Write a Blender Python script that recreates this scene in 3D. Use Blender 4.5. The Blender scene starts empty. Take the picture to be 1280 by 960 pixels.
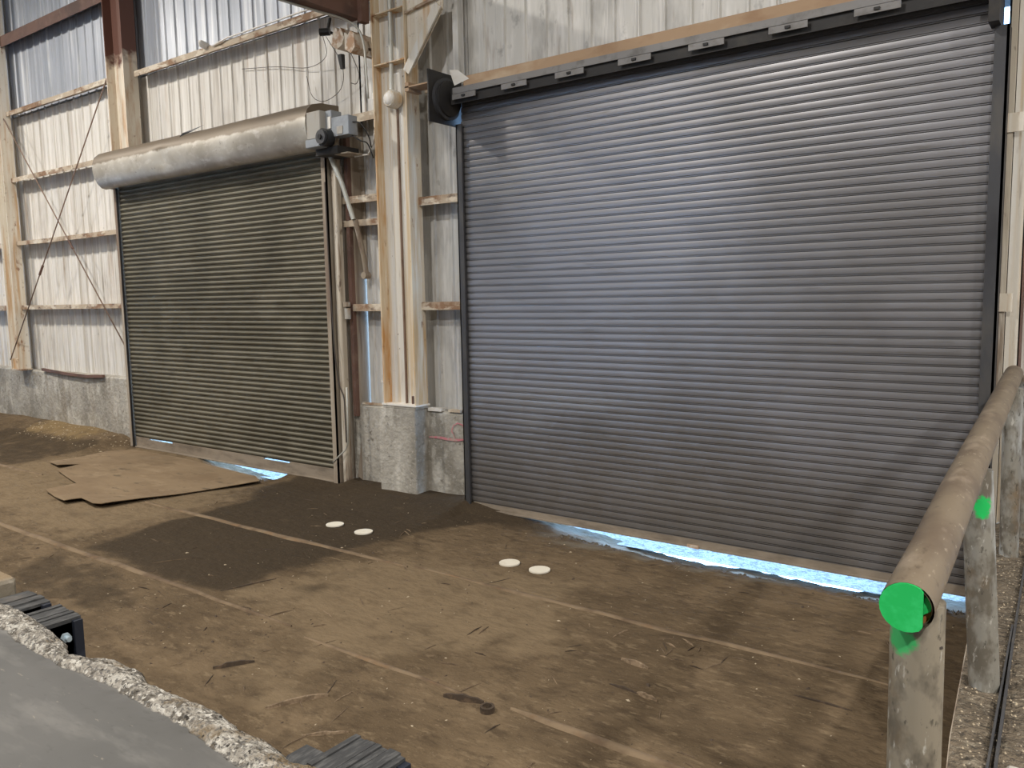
import bpy, bmesh, math, random
from mathutils import Vector, Matrix, noise
R = random.Random(7)
SC = bpy.context.scene
COL = SC.collection

# ------------------------------------------------------------------ camera
def make_camera():
    yaw, pitch, roll, f = -0.63886, -0.107714, -0.018438, 1018.087
    fw = Vector((math.sin(yaw)*math.cos(pitch), math.cos(yaw)*math.cos(pitch), math.sin(pitch)))
    rt = Vector((math.cos(yaw), -math.sin(yaw), 0)); up = rt.cross(fw)
    rt2 = math.cos(roll)*rt + math.sin(roll)*up
    up2 = -math.sin(roll)*rt + math.cos(roll)*up
    cam = bpy.data.cameras.new('camera'); o = bpy.data.objects.new('camera', cam); COL.objects.link(o)
    m = Matrix((rt2, up2, -fw)).transposed().to_4x4(); m.translation = (0, 0, 2.5)
    o.matrix_world = m
    cam.sensor_width = 36; cam.lens = f/1280*36; cam.clip_end = 300; cam.clip_start = 0.05
    SC.camera = o
make_camera()

# ------------------------------------------------------------------ world, lamps, exposure
W = bpy.data.worlds.new('sky'); SC.world = W; W.use_nodes = True
bg = W.node_tree.nodes['Background']; bg.inputs[0].default_value = (0.34, 0.60, 1.0, 1); bg.inputs[1].default_value = 13.0

def lamp(loc, power, color=(1.0, 0.90, 0.76), size=0.4, rot=(0, 0, 0)):
    l = bpy.data.lights.new('bay_lamp', 'AREA'); l.shape = 'DISK'; l.size = size
    l.energy = power; l.color = color
    o = bpy.data.objects.new('bay_lamp', l); o.location = loc; o.rotation_euler = rot; COL.objects.link(o)
WARM = (1.0, 0.93, 0.83); NEUT = (1.0, 0.95, 0.88)
lamp((5.0, 2.6, 7.4), 1000, NEUT)
lamp((2.75, -2.5, 7.6), 1150, NEUT)
lamp((-5.0, -1.0, 9.2), 900, NEUT)
lamp((-13.0, 2.0, 9.2), 1100, WARM)
lamp((-19.5, 2.5, 9.2), 950, WARM)
lamp((-10.0, -6.0, 9.2), 900, WARM)
SC.view_settings.view_transform = 'Standard'; SC.view_settings.look = 'None'
SC.view_settings.exposure = -0.68; SC.view_settings.gamma = 1.0; SC.view_settings.use_curve_mapping = False

# ------------------------------------------------------------------ materials
def mat(name, base, layers=(), rough=0.75, metal=0.0, bump=0.0, bscale=30.0, bstretch=(1, 1, 1), custom=None, spec=0.5):
    """layers: (colour, noise scale, (sx,sy,sz), lo, hi, amount[, detail]) mixed over base by thresholded noise in world metres"""
    m = bpy.data.materials.new(name); m.use_nodes = True
    nt = m.node_tree; N = nt.nodes; L = nt.links
    bs = N['Principled BSDF']
    bs.inputs['Roughness'].default_value = rough; bs.inputs['Metallic'].default_value = metal
    bs.inputs['Specular IOR Level'].default_value = spec
    geo = N.new('ShaderNodeNewGeometry')
    rgb = N.new('ShaderNodeRGB'); rgb.outputs[0].default_value = (*base, 1)
    cur = rgb.outputs[0]
    for i, ly in enumerate(layers):
        c, sc, st, lo, hi, amt = ly[:6]; det = ly[6] if len(ly) > 6 else 4.0
        mp = N.new('ShaderNodeMapping'); mp.inputs['Scale'].default_value = st
        mp.inputs['Location'].default_value = (i*7.31, i*3.17, i*5.77)
        L.new(geo.outputs['Position'], mp.inputs['Vector'])
        nz = N.new('ShaderNodeTexNoise'); nz.inputs['Scale'].default_value = sc; nz.inputs['Detail'].default_value = det
        nz.inputs['Roughness'].default_value = 0.6
        L.new(mp.outputs[0], nz.inputs['Vector'])
        mr = N.new('ShaderNodeMapRange'); mr.inputs[1].default_value = lo; mr.inputs[2].default_value = hi
        mr.inputs[3].default_value = 0; mr.inputs[4].default_value = amt; mr.clamp = True
        L.new(nz.outputs['Fac'], mr.inputs[0])
        mx = N.new('ShaderNodeMix'); mx.data_type = 'RGBA'
        L.new(mr.outputs[0], mx.inputs[0]); L.new(cur, mx.inputs[6]); mx.inputs[7].default_value = (*c, 1)
        cur = mx.outputs[2]
    if custom: cur = custom(N, L, geo, cur, bs)
    L.new(cur, bs.inputs['Base Color'])
    if bump:
        mp = N.new('ShaderNodeMapping'); mp.inputs['Scale'].default_value = bstretch
        L.new(geo.outputs['Position'], mp.inputs['Vector'])
        nz = N.new('ShaderNodeTexNoise'); nz.inputs['Scale'].default_value = bscale; nz.inputs['Detail'].default_value = 5
        L.new(mp.outputs[0], nz.inputs['Vector'])
        b = N.new('ShaderNodeBump'); b.inputs['Strength'].default_value = min(1.0, bump*10); b.inputs['Distance'].default_value = bump*0.2
        L.new(nz.outputs['Fac'], b.inputs['Height']); L.new(b.outputs[0], bs.inputs['Normal'])
    return m

def mixnode(N, L, fac, a, bcol):
    mx = N.new('ShaderNodeMix'); mx.data_type = 'RGBA'
    L.new(fac, mx.inputs[0]); L.new(a, mx.inputs[6]); mx.inputs[7].default_value = (*bcol, 1)
    return mx.outputs[2]
def noise_fac(N, L, geo, scale, lo, hi, st=(1, 1, 1), amt=1.0):
    mp = N.new('ShaderNodeMapping'); mp.inputs['Scale'].default_value = st
    L.new(geo.outputs['Position'], mp.inputs['Vector'])
    nz = N.new('ShaderNodeTexNoise'); nz.inputs['Scale'].default_value = scale; nz.inputs['Detail'].default_value = 5
    L.new(mp.outputs[0], nz.inputs['Vector'])
    mr = N.new('ShaderNodeMapRange'); mr.inputs[1].default_value = lo; mr.inputs[2].default_value = hi
    mr.inputs[4].default_value = amt; mr.clamp = True
    L.new(nz.outputs['Fac'], mr.inputs[0]); return mr.outputs[0]
def math2(N, L, op, a, b):
    m = N.new('ShaderNodeMath'); m.operation = op; m.use_clamp = False
    for i, v in enumerate((a, b)):
        if isinstance(v, (int, float)): m.inputs[i].default_value = v
        else: L.new(v, m.inputs[i])
    return m.outputs[0]
def attr_layers(items):
    """items: (attribute, colour, breakup) - stains that were painted on as vertex attributes, broken up by noise"""
    def f(N, L, geo, cur, bs):
        for (an, c, brk) in items:
            at = N.new('ShaderNodeAttribute'); at.attribute_name = an
            nf = noise_fac(N, L, geo, 5.0, 0.25, 0.75)
            v = math2(N, L, 'ADD', at.outputs['Fac'], math2(N, L, 'MULTIPLY', math2(N, L, 'SUBTRACT', nf, 0.5), brk))
            mr = N.new('ShaderNodeMapRange'); mr.inputs[1].default_value = 0.3; mr.inputs[2].default_value = 0.75; mr.clamp = True
            L.new(v, mr.inputs[0]); 
            L.new(math2(N, L, 'MULTIPLY', mr.outputs[0], at.outputs['Fac']), (mx := N.new('ShaderNodeMix')).inputs[0])
            mx.data_type = 'RGBA'; L.new(cur, mx.inputs[6]); mx.inputs[7].default_value = (*c, 1)
            cur = mx.outputs[2]
        for col, sc, lo, hi, amt in (((0.035, 0.025, 0.017), 3, .50, .70, .22), ((0.13, 0.095, 0.06), 24, .60, .70, .3), ((0.24, 0.19, 0.13), 70, .66, .70, .55)):
            cur = mixnode(N, L, noise_fac(N, L, geo, sc, lo, hi, (1, 1.5, 1), amt), cur, col)
        return cur
    return f
def height_colour(colour, z0, z1, brk=0.35, axis='Z'):
    """paint line: above z0..z1 the surface is painted another colour"""
    def f(N, L, geo, cur, bs):
        sp = N.new('ShaderNodeSeparateXYZ'); L.new(geo.outputs['Position'], sp.inputs[0])
        nf = noise_fac(N, L, geo, 6.0, 0.25, 0.75)
        z = math2(N, L, 'ADD', sp.outputs[axis], math2(N, L, 'MULTIPLY', math2(N, L, 'SUBTRACT', nf, 0.5), brk))
        mr = N.new('ShaderNodeMapRange'); mr.inputs[1].default_value = z0; mr.inputs[2].default_value = z1; mr.clamp = True
        L.new(z, mr.inputs[0])
        return mixnode(N, L, mr.outputs[0], cur, colour)
    return f
def spots_paint(spots, colour):
    """spray paint: (centre, radius, (stretch)) blobs with ragged edge"""
    def f(N, L, geo, cur, bs):
        nf = noise_fac(N, L, geo, 60.0, 0.2, 0.8)
        for (c, r, st) in spots:
            mp = N.new('ShaderNodeMapping'); mp.vector_type = 'POINT'
            mp.inputs['Scale'].default_value = st; mp.inputs['Location'].default_value = tuple(-a*b for a, b in zip(c, st))
            L.new(geo.outputs['Position'], mp.inputs['Vector'])
            ln = N.new('ShaderNodeVectorMath'); ln.operation = 'LENGTH'; L.new(mp.outputs[0], ln.inputs[0])
            d = math2(N, L, 'ADD', ln.outputs['Value'], math2(N, L, 'MULTIPLY', nf, r*0.7))
            mr = N.new('ShaderNodeMapRange'); mr.inputs[1].default_value = r*1.5; mr.inputs[2].default_value = r*1.1; mr.clamp = True
            L.new(d, mr.inputs[0])
            cur = mixnode(N, L, mr.outputs[0], cur, colour)
        return cur
    return f

V = (9, 9, 0.35)   # vertical streaks
M = {}
M['siding'] = mat('painted_siding', (0.68, 0.66, 0.62), [((0.40, 0.36, 0.31), 0.9, V, .46, .72, .85), ((0.82, 0.80, 0.77), 1.7, V, .5, .66, .8),
    ((0.25, 0.22, 0.19), 3.4, (7, 7, .35), .58, .72, .65), ((0.36, 0.23, 0.14), 1.2, (4, 4, .5), .62, .78, .6), ((0.30, 0.26, 0.23), .7, (1, 1, 1), .55, .75, .45), ((0.20, 0.17, 0.15), 14, (1, 1, .5), .68, .76, .5)], rough=.6, bump=.03, bscale=5)
M['siding_grey'] = mat('dull_grey_siding', (0.64, 0.635, 0.61), [((0.34, 0.335, 0.325), 0.9, (3, 3, 1.2), .48, .68, .75), ((0.78, 0.77, 0.75), 2.2, (5, 5, .6), .5, .66, .8),
    ((0.27, 0.20, 0.15), 1.8, (5, 5, .6), .60, .74, .6), ((0.20, 0.20, 0.20), 7, (1, 1, .6), .62, .72, .5), ((0.42, 0.42, 0.42), 3.4, (9, 9, .35), .55, .7, .6)], rough=.5, metal=.1, bump=.03, bscale=5)
M['siding_up'] = mat('galvanised_siding', (0.41, 0.44, 0.50), [((0.30, 0.33, 0.38), .8, V, .45, .68, .85), ((0.66, 0.68, 0.71), 1.5, V, .52, .68, .8), ((0.22, 0.22, 0.23), 3.0, (8, 8, .4), .60, .72, .6)], rough=.42, metal=.25, bump=.03, bscale=5)
M['conc'] = mat('stem_wall_concrete', (0.40, 0.38, 0.34), [((0.23, 0.215, 0.185), 1.3, (1.5, 1.5, .8), .42, .62, .9), ((0.60, 0.58, 0.53), 2.2, (2, 2, 1), .52, .68, .8),
    ((0.15, 0.135, 0.115), 11, (1, 1, 1), .62, .70, .8), ((0.22, 0.18, 0.13), .9, (3, 3, .3), .54, .74, .7), ((0.52, 0.50, 0.46), 26, (1, 1, 1), .58, .68, .5), ((0.13, 0.12, 0.10), 40, (1, 1, 1), .66, .71, .7)], rough=.92, bump=.10, bscale=16)
M['girt'] = mat('rusty_girt', (0.46, 0.38, 0.29), [((0.22, 0.12, 0.065), 2.5, (1, 1, 1), .48, .60, .9), ((0.66, 0.60, 0.50), 4.5, (.6, 1, 1.5), .52, .60, .85), ((0.09, 0.055, 0.04), 8, (.7, 1, 1), .60, .70, .8)], rough=.8, bump=.03)
M['girt_dark'] = mat('brown_primer_beam', (0.15, 0.082, 0.062), [((0.075, 0.045, 0.038), 2.0, (1, 1, 1), .45, .65, .8), ((0.20, 0.13, 0.10), 6, (1, 1, 1), .56, .7, .6)], rough=.7)
CREAM = (0.68, 0.62, 0.52)
M['column'] = mat('cream_rusty_steel', CREAM, [((0.50, 0.29, 0.12), 1.4, (6, 6, .5), .50, .66, .85), ((0.76, 0.73, 0.67), 1.8, (8, 8, .3), .48, .60, .7),
    ((0.26, 0.12, 0.055), 6, (1.8, 1.8, .6), .62, .70, .85), ((0.30, 0.24, 0.18), 18, (1, 1, .6), .62, .70, .5)], rough=.65, bump=.03)
M['column_edge'] = mat('orange_rust_flange', (0.64, 0.53, 0.38), [((0.50, 0.25, 0.075), 1.3, (5, 5, .6), .42, .58, .95), ((0.74, 0.68, 0.58), 2.2, (7, 7, .5), .53, .64, .8),
    ((0.24, 0.11, 0.05), 6, (1.4, 1.4, .6), .62, .70, .9)], rough=.7, bump=.03)
M['column_web'] = mat('grey_cream_web', (0.67, 0.645, 0.59), [((0.58, 0.44, 0.26), 1.2, (9, 9, .25), .48, .64, .85), ((0.72, 0.72, 0.71), 1.6, (9, 9, .3), .52, .62, .8),
    ((0.14, 0.09, 0.06), 16, (1, 1, .7), .69, .74, .9), ((0.34, 0.28, 0.22), 5, (4, 4, .4), .58, .70, .6)], rough=.6, bump=.03)
M['column_two'] = mat('brown_over_cream_column', CREAM, [((0.45, 0.26, 0.13), 2, (5, 5, .8), .46, .68, .8), ((0.24, 0.12, 0.06), 5, (1, 1, 1), .64, .72, .8)], rough=.7,
    custom=height_colour((0.13, 0.058, 0.042), 6.35, 6.55))
M['door_grey'] = mat('grey_slat_steel', (0.30, 0.30, 0.325), [((0.21, 0.205, 0.21), .5, (1, 1, 1), .42, .62, .75), ((0.36, 0.36, 0.375), 1.1, (.5, 1, 3), .55, .75, .7),
    ((0.17, 0.16, 0.15), 6, (.3, 1, 4), .60, .74, .6), ((0.10, 0.08, 0.07), 9, (1, 1, 1), .74, .78, .8)], rough=.36, metal=.55, bump=.006, bscale=14,
    custom=height_colour((0.21, 0.19, 0.17), 1.3, -0.6, .8))
M['door_olive'] = mat('olive_grey_slat_steel', (0.185, 0.170, 0.128), [((0.105, 0.095, 0.068), .6, (1, 1, 1), .42, .62, .85), ((0.25, 0.232, 0.185), 1.0, (.5, 1, 2), .55, .75, .7),
    ((0.075, 0.067, 0.048), 5, (.35, 1, 3), .55, .70, .8)], rough=.55, metal=.3, bump=.006, bscale=14)
M['bar_tan'] = mat('dusty_bottom_bar', (0.28, 0.235, 0.185), [((0.16, 0.13, 0.10), 4, (.6, 1, 2), .45, .65, .8)], rough=.8)
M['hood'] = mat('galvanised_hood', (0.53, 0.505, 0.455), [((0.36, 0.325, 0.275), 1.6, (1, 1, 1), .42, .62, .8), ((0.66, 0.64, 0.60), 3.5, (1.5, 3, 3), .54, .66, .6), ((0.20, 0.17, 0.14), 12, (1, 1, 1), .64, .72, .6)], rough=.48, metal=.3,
    bump=.03, bscale=3, custom=height_colour((0.185, 0.150, 0.112), 4.735, 4.76, .05))  # brown upper band: reflection of the dark surroundings put into the colour
M['black'] = mat('black_steel', (0.018, 0.017, 0.018), [((0.04, 0.035, 0.03), 5, (1, 1, 1), .5, .7, .8)], rough=.6)
M['guide'] = mat('dark_guide_steel', (0.06, 0.062, 0.07), [((0.10, 0.095, 0.09), 4, (2, 2, .6), .5, .7, .7), ((0.03, 0.03, 0.036), 1.2, (1, 1, 1), .5, .7, .7)], rough=.5, metal=.3)
M['bar_grey'] = mat('grey_head_angle', (0.24, 0.235, 0.235), [((0.14, 0.13, 0.125), 6, (1, 1, 1), .5, .68, .8)], rough=.6, metal=.2)
M['beam_tan'] = mat('tan_rust_lintel', (0.42, 0.29, 0.185), [((0.27, 0.15, 0.08), 3, (.5, 1, 1), .48, .66, .8), ((0.60, 0.49, 0.36), 2.5, (.5, 1, 1), .56, .7, .7)], rough=.75)
M['jamb_old'] = mat('weathered_jamb', (0.34, 0.29, 0.23), [((0.17, 0.115, 0.085), 1.2, (6, 6, .4), .46, .64, .85), ((0.50, 0.46, 0.40), 1.6, (6, 6, .4), .55, .7, .7)], rough=.8, bump=.02)
M['jamb_pale'] = mat('stained_pale_jamb', (0.50, 0.45, 0.37), [((0.20, 0.14, 0.10), 1.4, (6, 6, .5), .46, .62, .9), ((0.62, 0.58, 0.51), 2.4, (7, 7, .5), .54, .66, .8), ((0.10, 0.065, 0.045), 7, (1.3, 1.3, .5), .60, .68, .85)], rough=.8, bump=.03)
M['column_pale'] = mat('pale_rusty_flange', (0.66, 0.58, 0.45), [((0.54, 0.34, 0.15), 1.3, (4, 4, .5), .46, .64, .85), ((0.74, 0.69, 0.60), 2.2, (7, 7, .4), .53, .64, .8), ((0.24, 0.11, 0.05), 6, (1.4, 1.4, .6), .64, .71, .9)], rough=.7, bump=.03)
M['pipe'] = mat('dusty_tan_pipe', (0.16, 0.125, 0.086), [((0.105, 0.076, 0.052), 5, (1, .6, 1), .44, .62, .85), ((0.25, 0.20, 0.15), 9, (1, .4, 1), .56, .68, .7), ((0.07, 0.05, 0.035), 22, (1, .5, 1), .62, .70, .7), ((0.33, 0.28, 0.21), 40, (1, .4, 1), .64, .70, .6)], rough=.6, bump=.012, bscale=40)
_PIPE = [((0.12, 0.105, 0.082), 12, (1, 1, .6), .44, .58, .9), ((0.46, 0.48, 0.48), 7, (1, 1, .3), .52, .64, .8), ((0.19, 0.135, 0.08), 4, (1, 1, .8), .56, .68, .8), ((0.05, 0.045, 0.035), 45, (1, 1, .5), .60, .68, .75), ((0.55, 0.54, 0.50), 38, (1, 1, .4), .62, .70, .7)]
GREEN = (0.01, 0.50, 0.11)
M['post'] = mat('mottled_galvanised_post', (0.25, 0.24, 0.21), _PIPE, rough=.55, metal=.15, bump=.008, bscale=50)
M['post_green'] = mat('post_with_green_spray', (0.25, 0.22, 0.17), _PIPE, rough=.6, metal=.1, bump=.008, bscale=50,
    custom=spots_paint([((-0.385, 2.10, 1.645), 0.035, (.9, .9, 1.0))], (0.05, 0.42, 0.13)))
M['post_spot'] = mat('post_with_green_spot', (0.25, 0.24, 0.21), _PIPE, rough=.55, metal=.15, bump=.008, bscale=50,
    custom=spots_paint([((-0.392, 3.665, 1.625), 0.036, (1, 1, .75))], GREEN))
M['green'] = mat('green_spray_paint', (0.008, 0.47, 0.10), [((0.03, 0.58, 0.16), 30, (1, 1, 1), .45, .65, .7)], rough=.6)
M['rust_in'] = mat('rusty_pipe_inside', (0.30, 0.12, 0.03), [((0.06, 0.03, 0.02), 20, (1, 1, 1), .45, .6, .8)], rough=.8)
M['rubber'] = mat('black_rubber', (0.035, 0.036, 0.038), [((0.10, 0.10, 0.10), 20, (3, .6, 1), .48, .66, .8), ((0.14, 0.12, 0.10), 4, (1, 1, 1), .58, .72, .5)], rough=.8, bump=.02, bscale=60)
M['blue_steel'] = mat('blued_steel_angle', (0.025, 0.03, 0.045), [((0.05, 0.06, 0.09), 10, (1, 1, 1), .5, .7, .8)], rough=.5, metal=.4)
M['bolt'] = mat('bright_bolt', (0.45, 0.55, 0.62), rough=.4, metal=.4)
M['card'] = mat('dirty_cardboard', (0.235, 0.168, 0.10), [((0.19, 0.13, 0.075), 1.3, (1, 1.6, 1), .44, .62, .9), ((0.30, 0.222, 0.138), 2.0, (1, 2, 1), .54, .68, .7),
    ((0.11, 0.08, 0.05), 5, (.6, 1.8, 1), .60, .68, .8), ((0.13, 0.095, 0.06), .5, (1, 1, 1), .55, .7, .6)], rough=.9, bump=.02)
M['disc'] = mat('white_paper', (0.74, 0.70, 0.60), [((0.60, 0.55, 0.45), 12, (1, 1, 1), .5, .7, .5)], rough=.9)
M['wood'] = mat('grey_brown_wood', (0.15, 0.105, 0.066), [((0.08, 0.055, 0.034), 14, (1, 1, 1), .45, .62, .8)], rough=.9, bump=.02, bscale=80)
M['wood_pale'] = mat('pale_split_wood', (0.25, 0.18, 0.115), [((0.11, 0.075, 0.045), 18, (1, 1, 1), .46, .60, .85), ((0.36, 0.28, 0.19), 30, (1, 1, 1), .58, .68, .7)], rough=.9, bump=.03, bscale=80)
M['wood_dark'] = mat('dark_rotten_wood', (0.055, 0.038, 0.025), [((0.12, 0.08, 0.05), 20, (1, 1, 1), .52, .66, .8)], rough=.9, bump=.03, bscale=60)
M['chip'] = mat('pale_chips', (0.42, 0.35, 0.25), rough=.9)
M['chip_dark'] = mat('dark_crumbs', (0.07, 0.05, 0.035), rough=.95)
M['plastic_black'] = mat('black_plastic', (0.012, 0.012, 0.013), rough=.4)
M['box_grey'] = mat('blue_grey_control_box', (0.30, 0.33, 0.37), [((0.20, 0.21, 0.23), 6, (1, 1, 1), .5, .7, .6)], rough=.5, metal=.2)
M['gearbox'] = mat('dusty_gearbox', (0.40, 0.385, 0.355), [((0.30, 0.20, 0.12), 4, (2, 2, 1), .55, .7, .7)], rough=.7)
M['white'] = mat('white_enamel', (0.80, 0.78, 0.74), [((0.55, 0.45, 0.33), 10, (1, 1, 1), .56, .7, .6)], rough=.5)
M['conduit'] = mat('galvanised_conduit', (0.52, 0.53, 0.50), [((0.36, 0.33, 0.27), 5, (1, 1, 1), .5, .7, .6)], rough=.5, metal=.3)
M['wire'] = mat('thin_dark_wire', (0.06, 0.05, 0.045), rough=.7)
M['rod'] = mat('rusty_rod', (0.22, 0.15, 0.115), [((0.10, 0.06, 0.045), 5, (1, 1, 1), .5, .7, .7)], rough=.8)
M['rust_white'] = mat('flaking_white_bracket', (0.66, 0.60, 0.52), [((0.35, 0.20, 0.11), 6, (1, 1, 1), .48, .6, .9)], rough=.8)
M['pink'] = mat('pink_spray_line', (0.56, 0.19, 0.23), [((0.44, 0.33, 0.30), 24, (1, 1, 1), .46, .58, .9)], rough=.85)
M['strip'] = mat('buried_joint_strip', (0.205, 0.148, 0.092), [((0.11, 0.072, 0.043), 3, (1, 1, 1), .45, .62, .9), ((0.20, 0.12, 0.06), 5, (1, 1, 1), .56, .7, .7)], rough=.95, bump=.04)
M['roof'] = mat('roof_deck', (0.32, 0.31, 0.29), rough=.8)
M['far_wall'] = mat('far_wall_sheet', (0.46, 0.44, 0.41), [((0.25, 0.23, 0.21), .5, (1, 1, 1), .4, .7, .7)], rough=.8)
M['gravel_out'] = mat('outdoor_gravel', (0.42, 0.42, 0.41), [((0.18, 0.18, 0.18), 18, (1, 1, 1), .48, .62, .8), ((0.6, 0.6, 0.58), 26, (1, 1, 1), .55, .66, .7)], rough=.95, bump=.1, bscale=40)
M['dirt'] = mat('packed_brown_dirt', (0.145, 0.104, 0.063), [((0.085, 0.060, 0.036), .7, (1, 1, 1), .40, .60, .85), ((0.18, 0.130, 0.080), 1.2, (1, 1.3, 1), .50, .68, .8),
    ((0.075, 0.053, 0.033), 5, (1, 1.8, 1), .52, .66, .7), ((0.215, 0.16, 0.10), 11, (.8, 1.8, 1), .57, .68, .6), ((0.06, 0.043, 0.028), 26, (.8, 1.6, 1), .60, .68, .5), ((0.26, 0.205, 0.14), 55, (1, 1, 1), .66, .71, .5)], rough=.95, bump=.14, bscale=8, bstretch=(1, 1.6, 1), spec=.15,
    custom=attr_layers([('pale', (0.205, 0.152, 0.094), .8), ('damp', (0.046, 0.034, 0.022), .65), ('straw', (0.24, 0.17, 0.085), 1.0), ('grit', (0.17, 0.15, 0.12), 1.2)]))
M['platform'] = mat('worn_grey_platform', (0.104, 0.102, 0.098), [((0.082, 0.081, 0.078), 1.3, (1, 1, 1), .42, .64, .8), ((0.165, 0.16, 0.15), 2.2, (1, 3.5, 1), .52, .68, .7),
    ((0.28, 0.25, 0.20), 14, (1, 3, 1), .67, .73, .6), ((0.06, 0.06, 0.057), 18, (1, 2.5, 1), .60, .72, .35)], rough=.65, bump=.004, bscale=20, spec=.35)
def broken_custom(N, L, geo, cur, bs):
    at = N.new('ShaderNodeAttribute'); at.attribute_name = 'broken'
    c = N.new('ShaderNodeRGB'); c.outputs[0].default_value = (0.37, 0.34, 0.295, 1); c = c.outputs[0]
    for col, sc, lo, hi in (((0.60, 0.57, 0.51), 9, .5, .62), ((0.13, 0.115, 0.095), 20, .52, .60), ((0.66, 0.63, 0.57), 42, .55, .61), ((0.22, 0.165, 0.10), 5, .56, .66), ((0.18, 0.17, 0.155), 70, .54, .60), ((0.04, 0.035, 0.03), 30, .64, .68)):
        c = mixnode(N, L, noise_fac(N, L, geo, sc, lo, hi), c, col)
    mx = N.new('ShaderNodeMix'); mx.data_type = 'RGBA'
    L.new(at.outputs['Fac'], mx.inputs[0]); L.new(cur, mx.inputs[6]); L.new(c, mx.inputs[7])
    return mx.outputs[2]
M['broken'] = mat('broken_platform_edge', (0.104, 0.102, 0.098), [((0.082, 0.081, 0.078), 1.3, (1, 1, 1), .42, .64, .8), ((0.165, 0.16, 0.15), 2.2, (1, 3.5, 1), .52, .68, .7),
    ((0.28, 0.25, 0.20), 14, (1, 3, 1), .67, .73, .6), ((0.06, 0.06, 0.057), 18, (1, 2.5, 1), .60, .72, .35)], rough=.9, bump=.3, bscale=45, spec=.3, custom=broken_custom)
M['ramp'] = mat('gritty_ramp_concrete', (0.17, 0.135, 0.095), [((0.09, 0.07, 0.048), 7, (1, 1, 1), .45, .60, .85), ((0.28, 0.24, 0.18), 18, (1, 1, 1), .54, .66, .75), ((0.05, 0.04, 0.03), 40, (1, 1, 1), .56, .64, .8), ((0.45, 0.40, 0.32), 55, (1, 1, 1), .62, .67, .85)], rough=.95, bump=.35, bscale=34)
M['block'] = mat('chipped_concrete_block', (0.25, 0.22, 0.17), [((0.13, 0.11, 0.08), 5, (1, 1, 1), .45, .62, .8), ((0.40, 0.36, 0.30), 12, (1, 1, 1), .56, .68, .6)], rough=.9, bump=.08, bscale=20,
    custom=height_colour((0.22, 0.16, 0.095), 0.985, 1.0, .01))

# ------------------------------------------------------------------ mesh helpers
class MB:
    def __init__(s): s.v = []; s.f = []
    def add(s, vs, fs):
        b = len(s.v); s.v += [tuple(p) for p in vs]; s.f += [tuple(b+i for i in f) for f in fs]; return s
    def box(s, x0, x1, y0, y1, z0, z1):
        return s.add([(x0,y0,z0),(x1,y0,z0),(x1,y1,z0),(x0,y1,z0),(x0,y0,z1),(x1,y0,z1),(x1,y1,z1),(x0,y1,z1)],
                     [(0,3,2,1),(4,5,6,7),(0,1,5,4),(1,2,6,5),(2,3,7,6),(3,0,4,7)])
    def bar(s, a, b, w, h, up=(0,0,1)):
        a = Vector(a); b = Vector(b); d = (b-a).normalized(); sd = d.cross(Vector(up))
        if sd.length < 1e-4: sd = d.cross(Vector((1,0,0)))
        sd.normalize(); u = sd.cross(d)
        vs = [p + sd*i*w/2 + u*j*h/2 for p in (a,b) for i,j in ((-1,-1),(1,-1),(1,1),(-1,1))]
        return s.add(vs, [(0,1,2,3)[::-1],(4,5,6,7),(0,1,5,4),(1,2,6,5),(2,3,7,6),(3,0,4,7)])
    def tube(s, pts, r, n=12, caps=True):
        pts = [Vector(p) for p in pts]; rs = r if isinstance(r, (list, tuple)) else [r]*len(pts)
        rings = []; prev = None
        for i, p in enumerate(pts):
            d = (pts[min(i+1, len(pts)-1)] - pts[max(i-1, 0)]).normalized()
            ref = Vector((0,0,1)) if abs(d.z) < .9 else Vector((0,1,0))
            u = d.cross(ref).normalized(); w = u.cross(d)
            rings.append([p + (u*math.cos(2*math.pi*k/n) + w*math.sin(2*math.pi*k/n))*rs[i] for k in range(n)])
        vs = [q for rg in rings for q in rg]; fs = []
        for i in range(len(rings)-1):
            for k in range(n): fs.append((i*n+k, i*n+(k+1)%n, (i+1)*n+(k+1)%n, (i+1)*n+k))
        if caps: fs += [tuple(range(n))[::-1], tuple((len(rings)-1)*n+k for k in range(n))]
        return s.add(vs, fs)
    def prism(s, poly, axis, a, b):
        """poly: 2-D outline; axis x: (y,z), y: (x,z), z: (x,y)"""
        def P(p, t): return {'x': (t, p[0], p[1]), 'y': (p[0], t, p[1]), 'z': (p[0], p[1], t)}[axis]
        n = len(poly)
        return s.add([P(p, a) for p in poly] + [P(p, b) for p in poly], [tuple(range(n)), tuple(range(n, 2*n))[::-1]] + [(i, i+n, (i+1)%n+n, (i+1)%n) for i in range(n)])
    def build(s, name, m, parent=None, smooth=False, bevel=0):
        me = bpy.data.meshes.new(name)
        off = Vector(parent['_o']) if parent is not None and '_o' in parent else Vector((0,0,0))
        me.from_pydata([tuple(Vector(p)-off) for p in s.v], [], s.f)
        bm = bmesh.new(); bm.from_mesh(me); bmesh.ops.recalc_face_normals(bm, faces=bm.faces)
        if bevel: bmesh.ops.bevel(bm, geom=bm.edges[:], offset=bevel, segments=1, affect='EDGES')
        bm.to_mesh(me); bm.free()
        me.materials.append(M[m]); 
        o = bpy.data.objects.new(name, me); COL.objects.link(o)
        if smooth:
            for p in me.polygons: p.use_smooth = True
            if smooth == 'auto': me.set_sharp_from_angle(angle=math.radians(40))
        if parent is not None: 
            o.parent = parent
            o['_o'] = tuple(off)
        return o
def curve(pts, k=5):
    P = [Vector(p) for p in pts]; P = [P[0]*2-P[1]]+P+[P[-1]*2-P[-2]]; out = []
    for i in range(1, len(P)-2):
        for j in range(k):
            t = j/k; a, b, c, d = P[i-1:i+3]
            out.append(.5*((2*b)+(c-a)*t+(2*a-5*b+4*c-d)*t*t+(3*b-a-3*c+d)*t**3))
    return out+[P[-2]]
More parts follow.
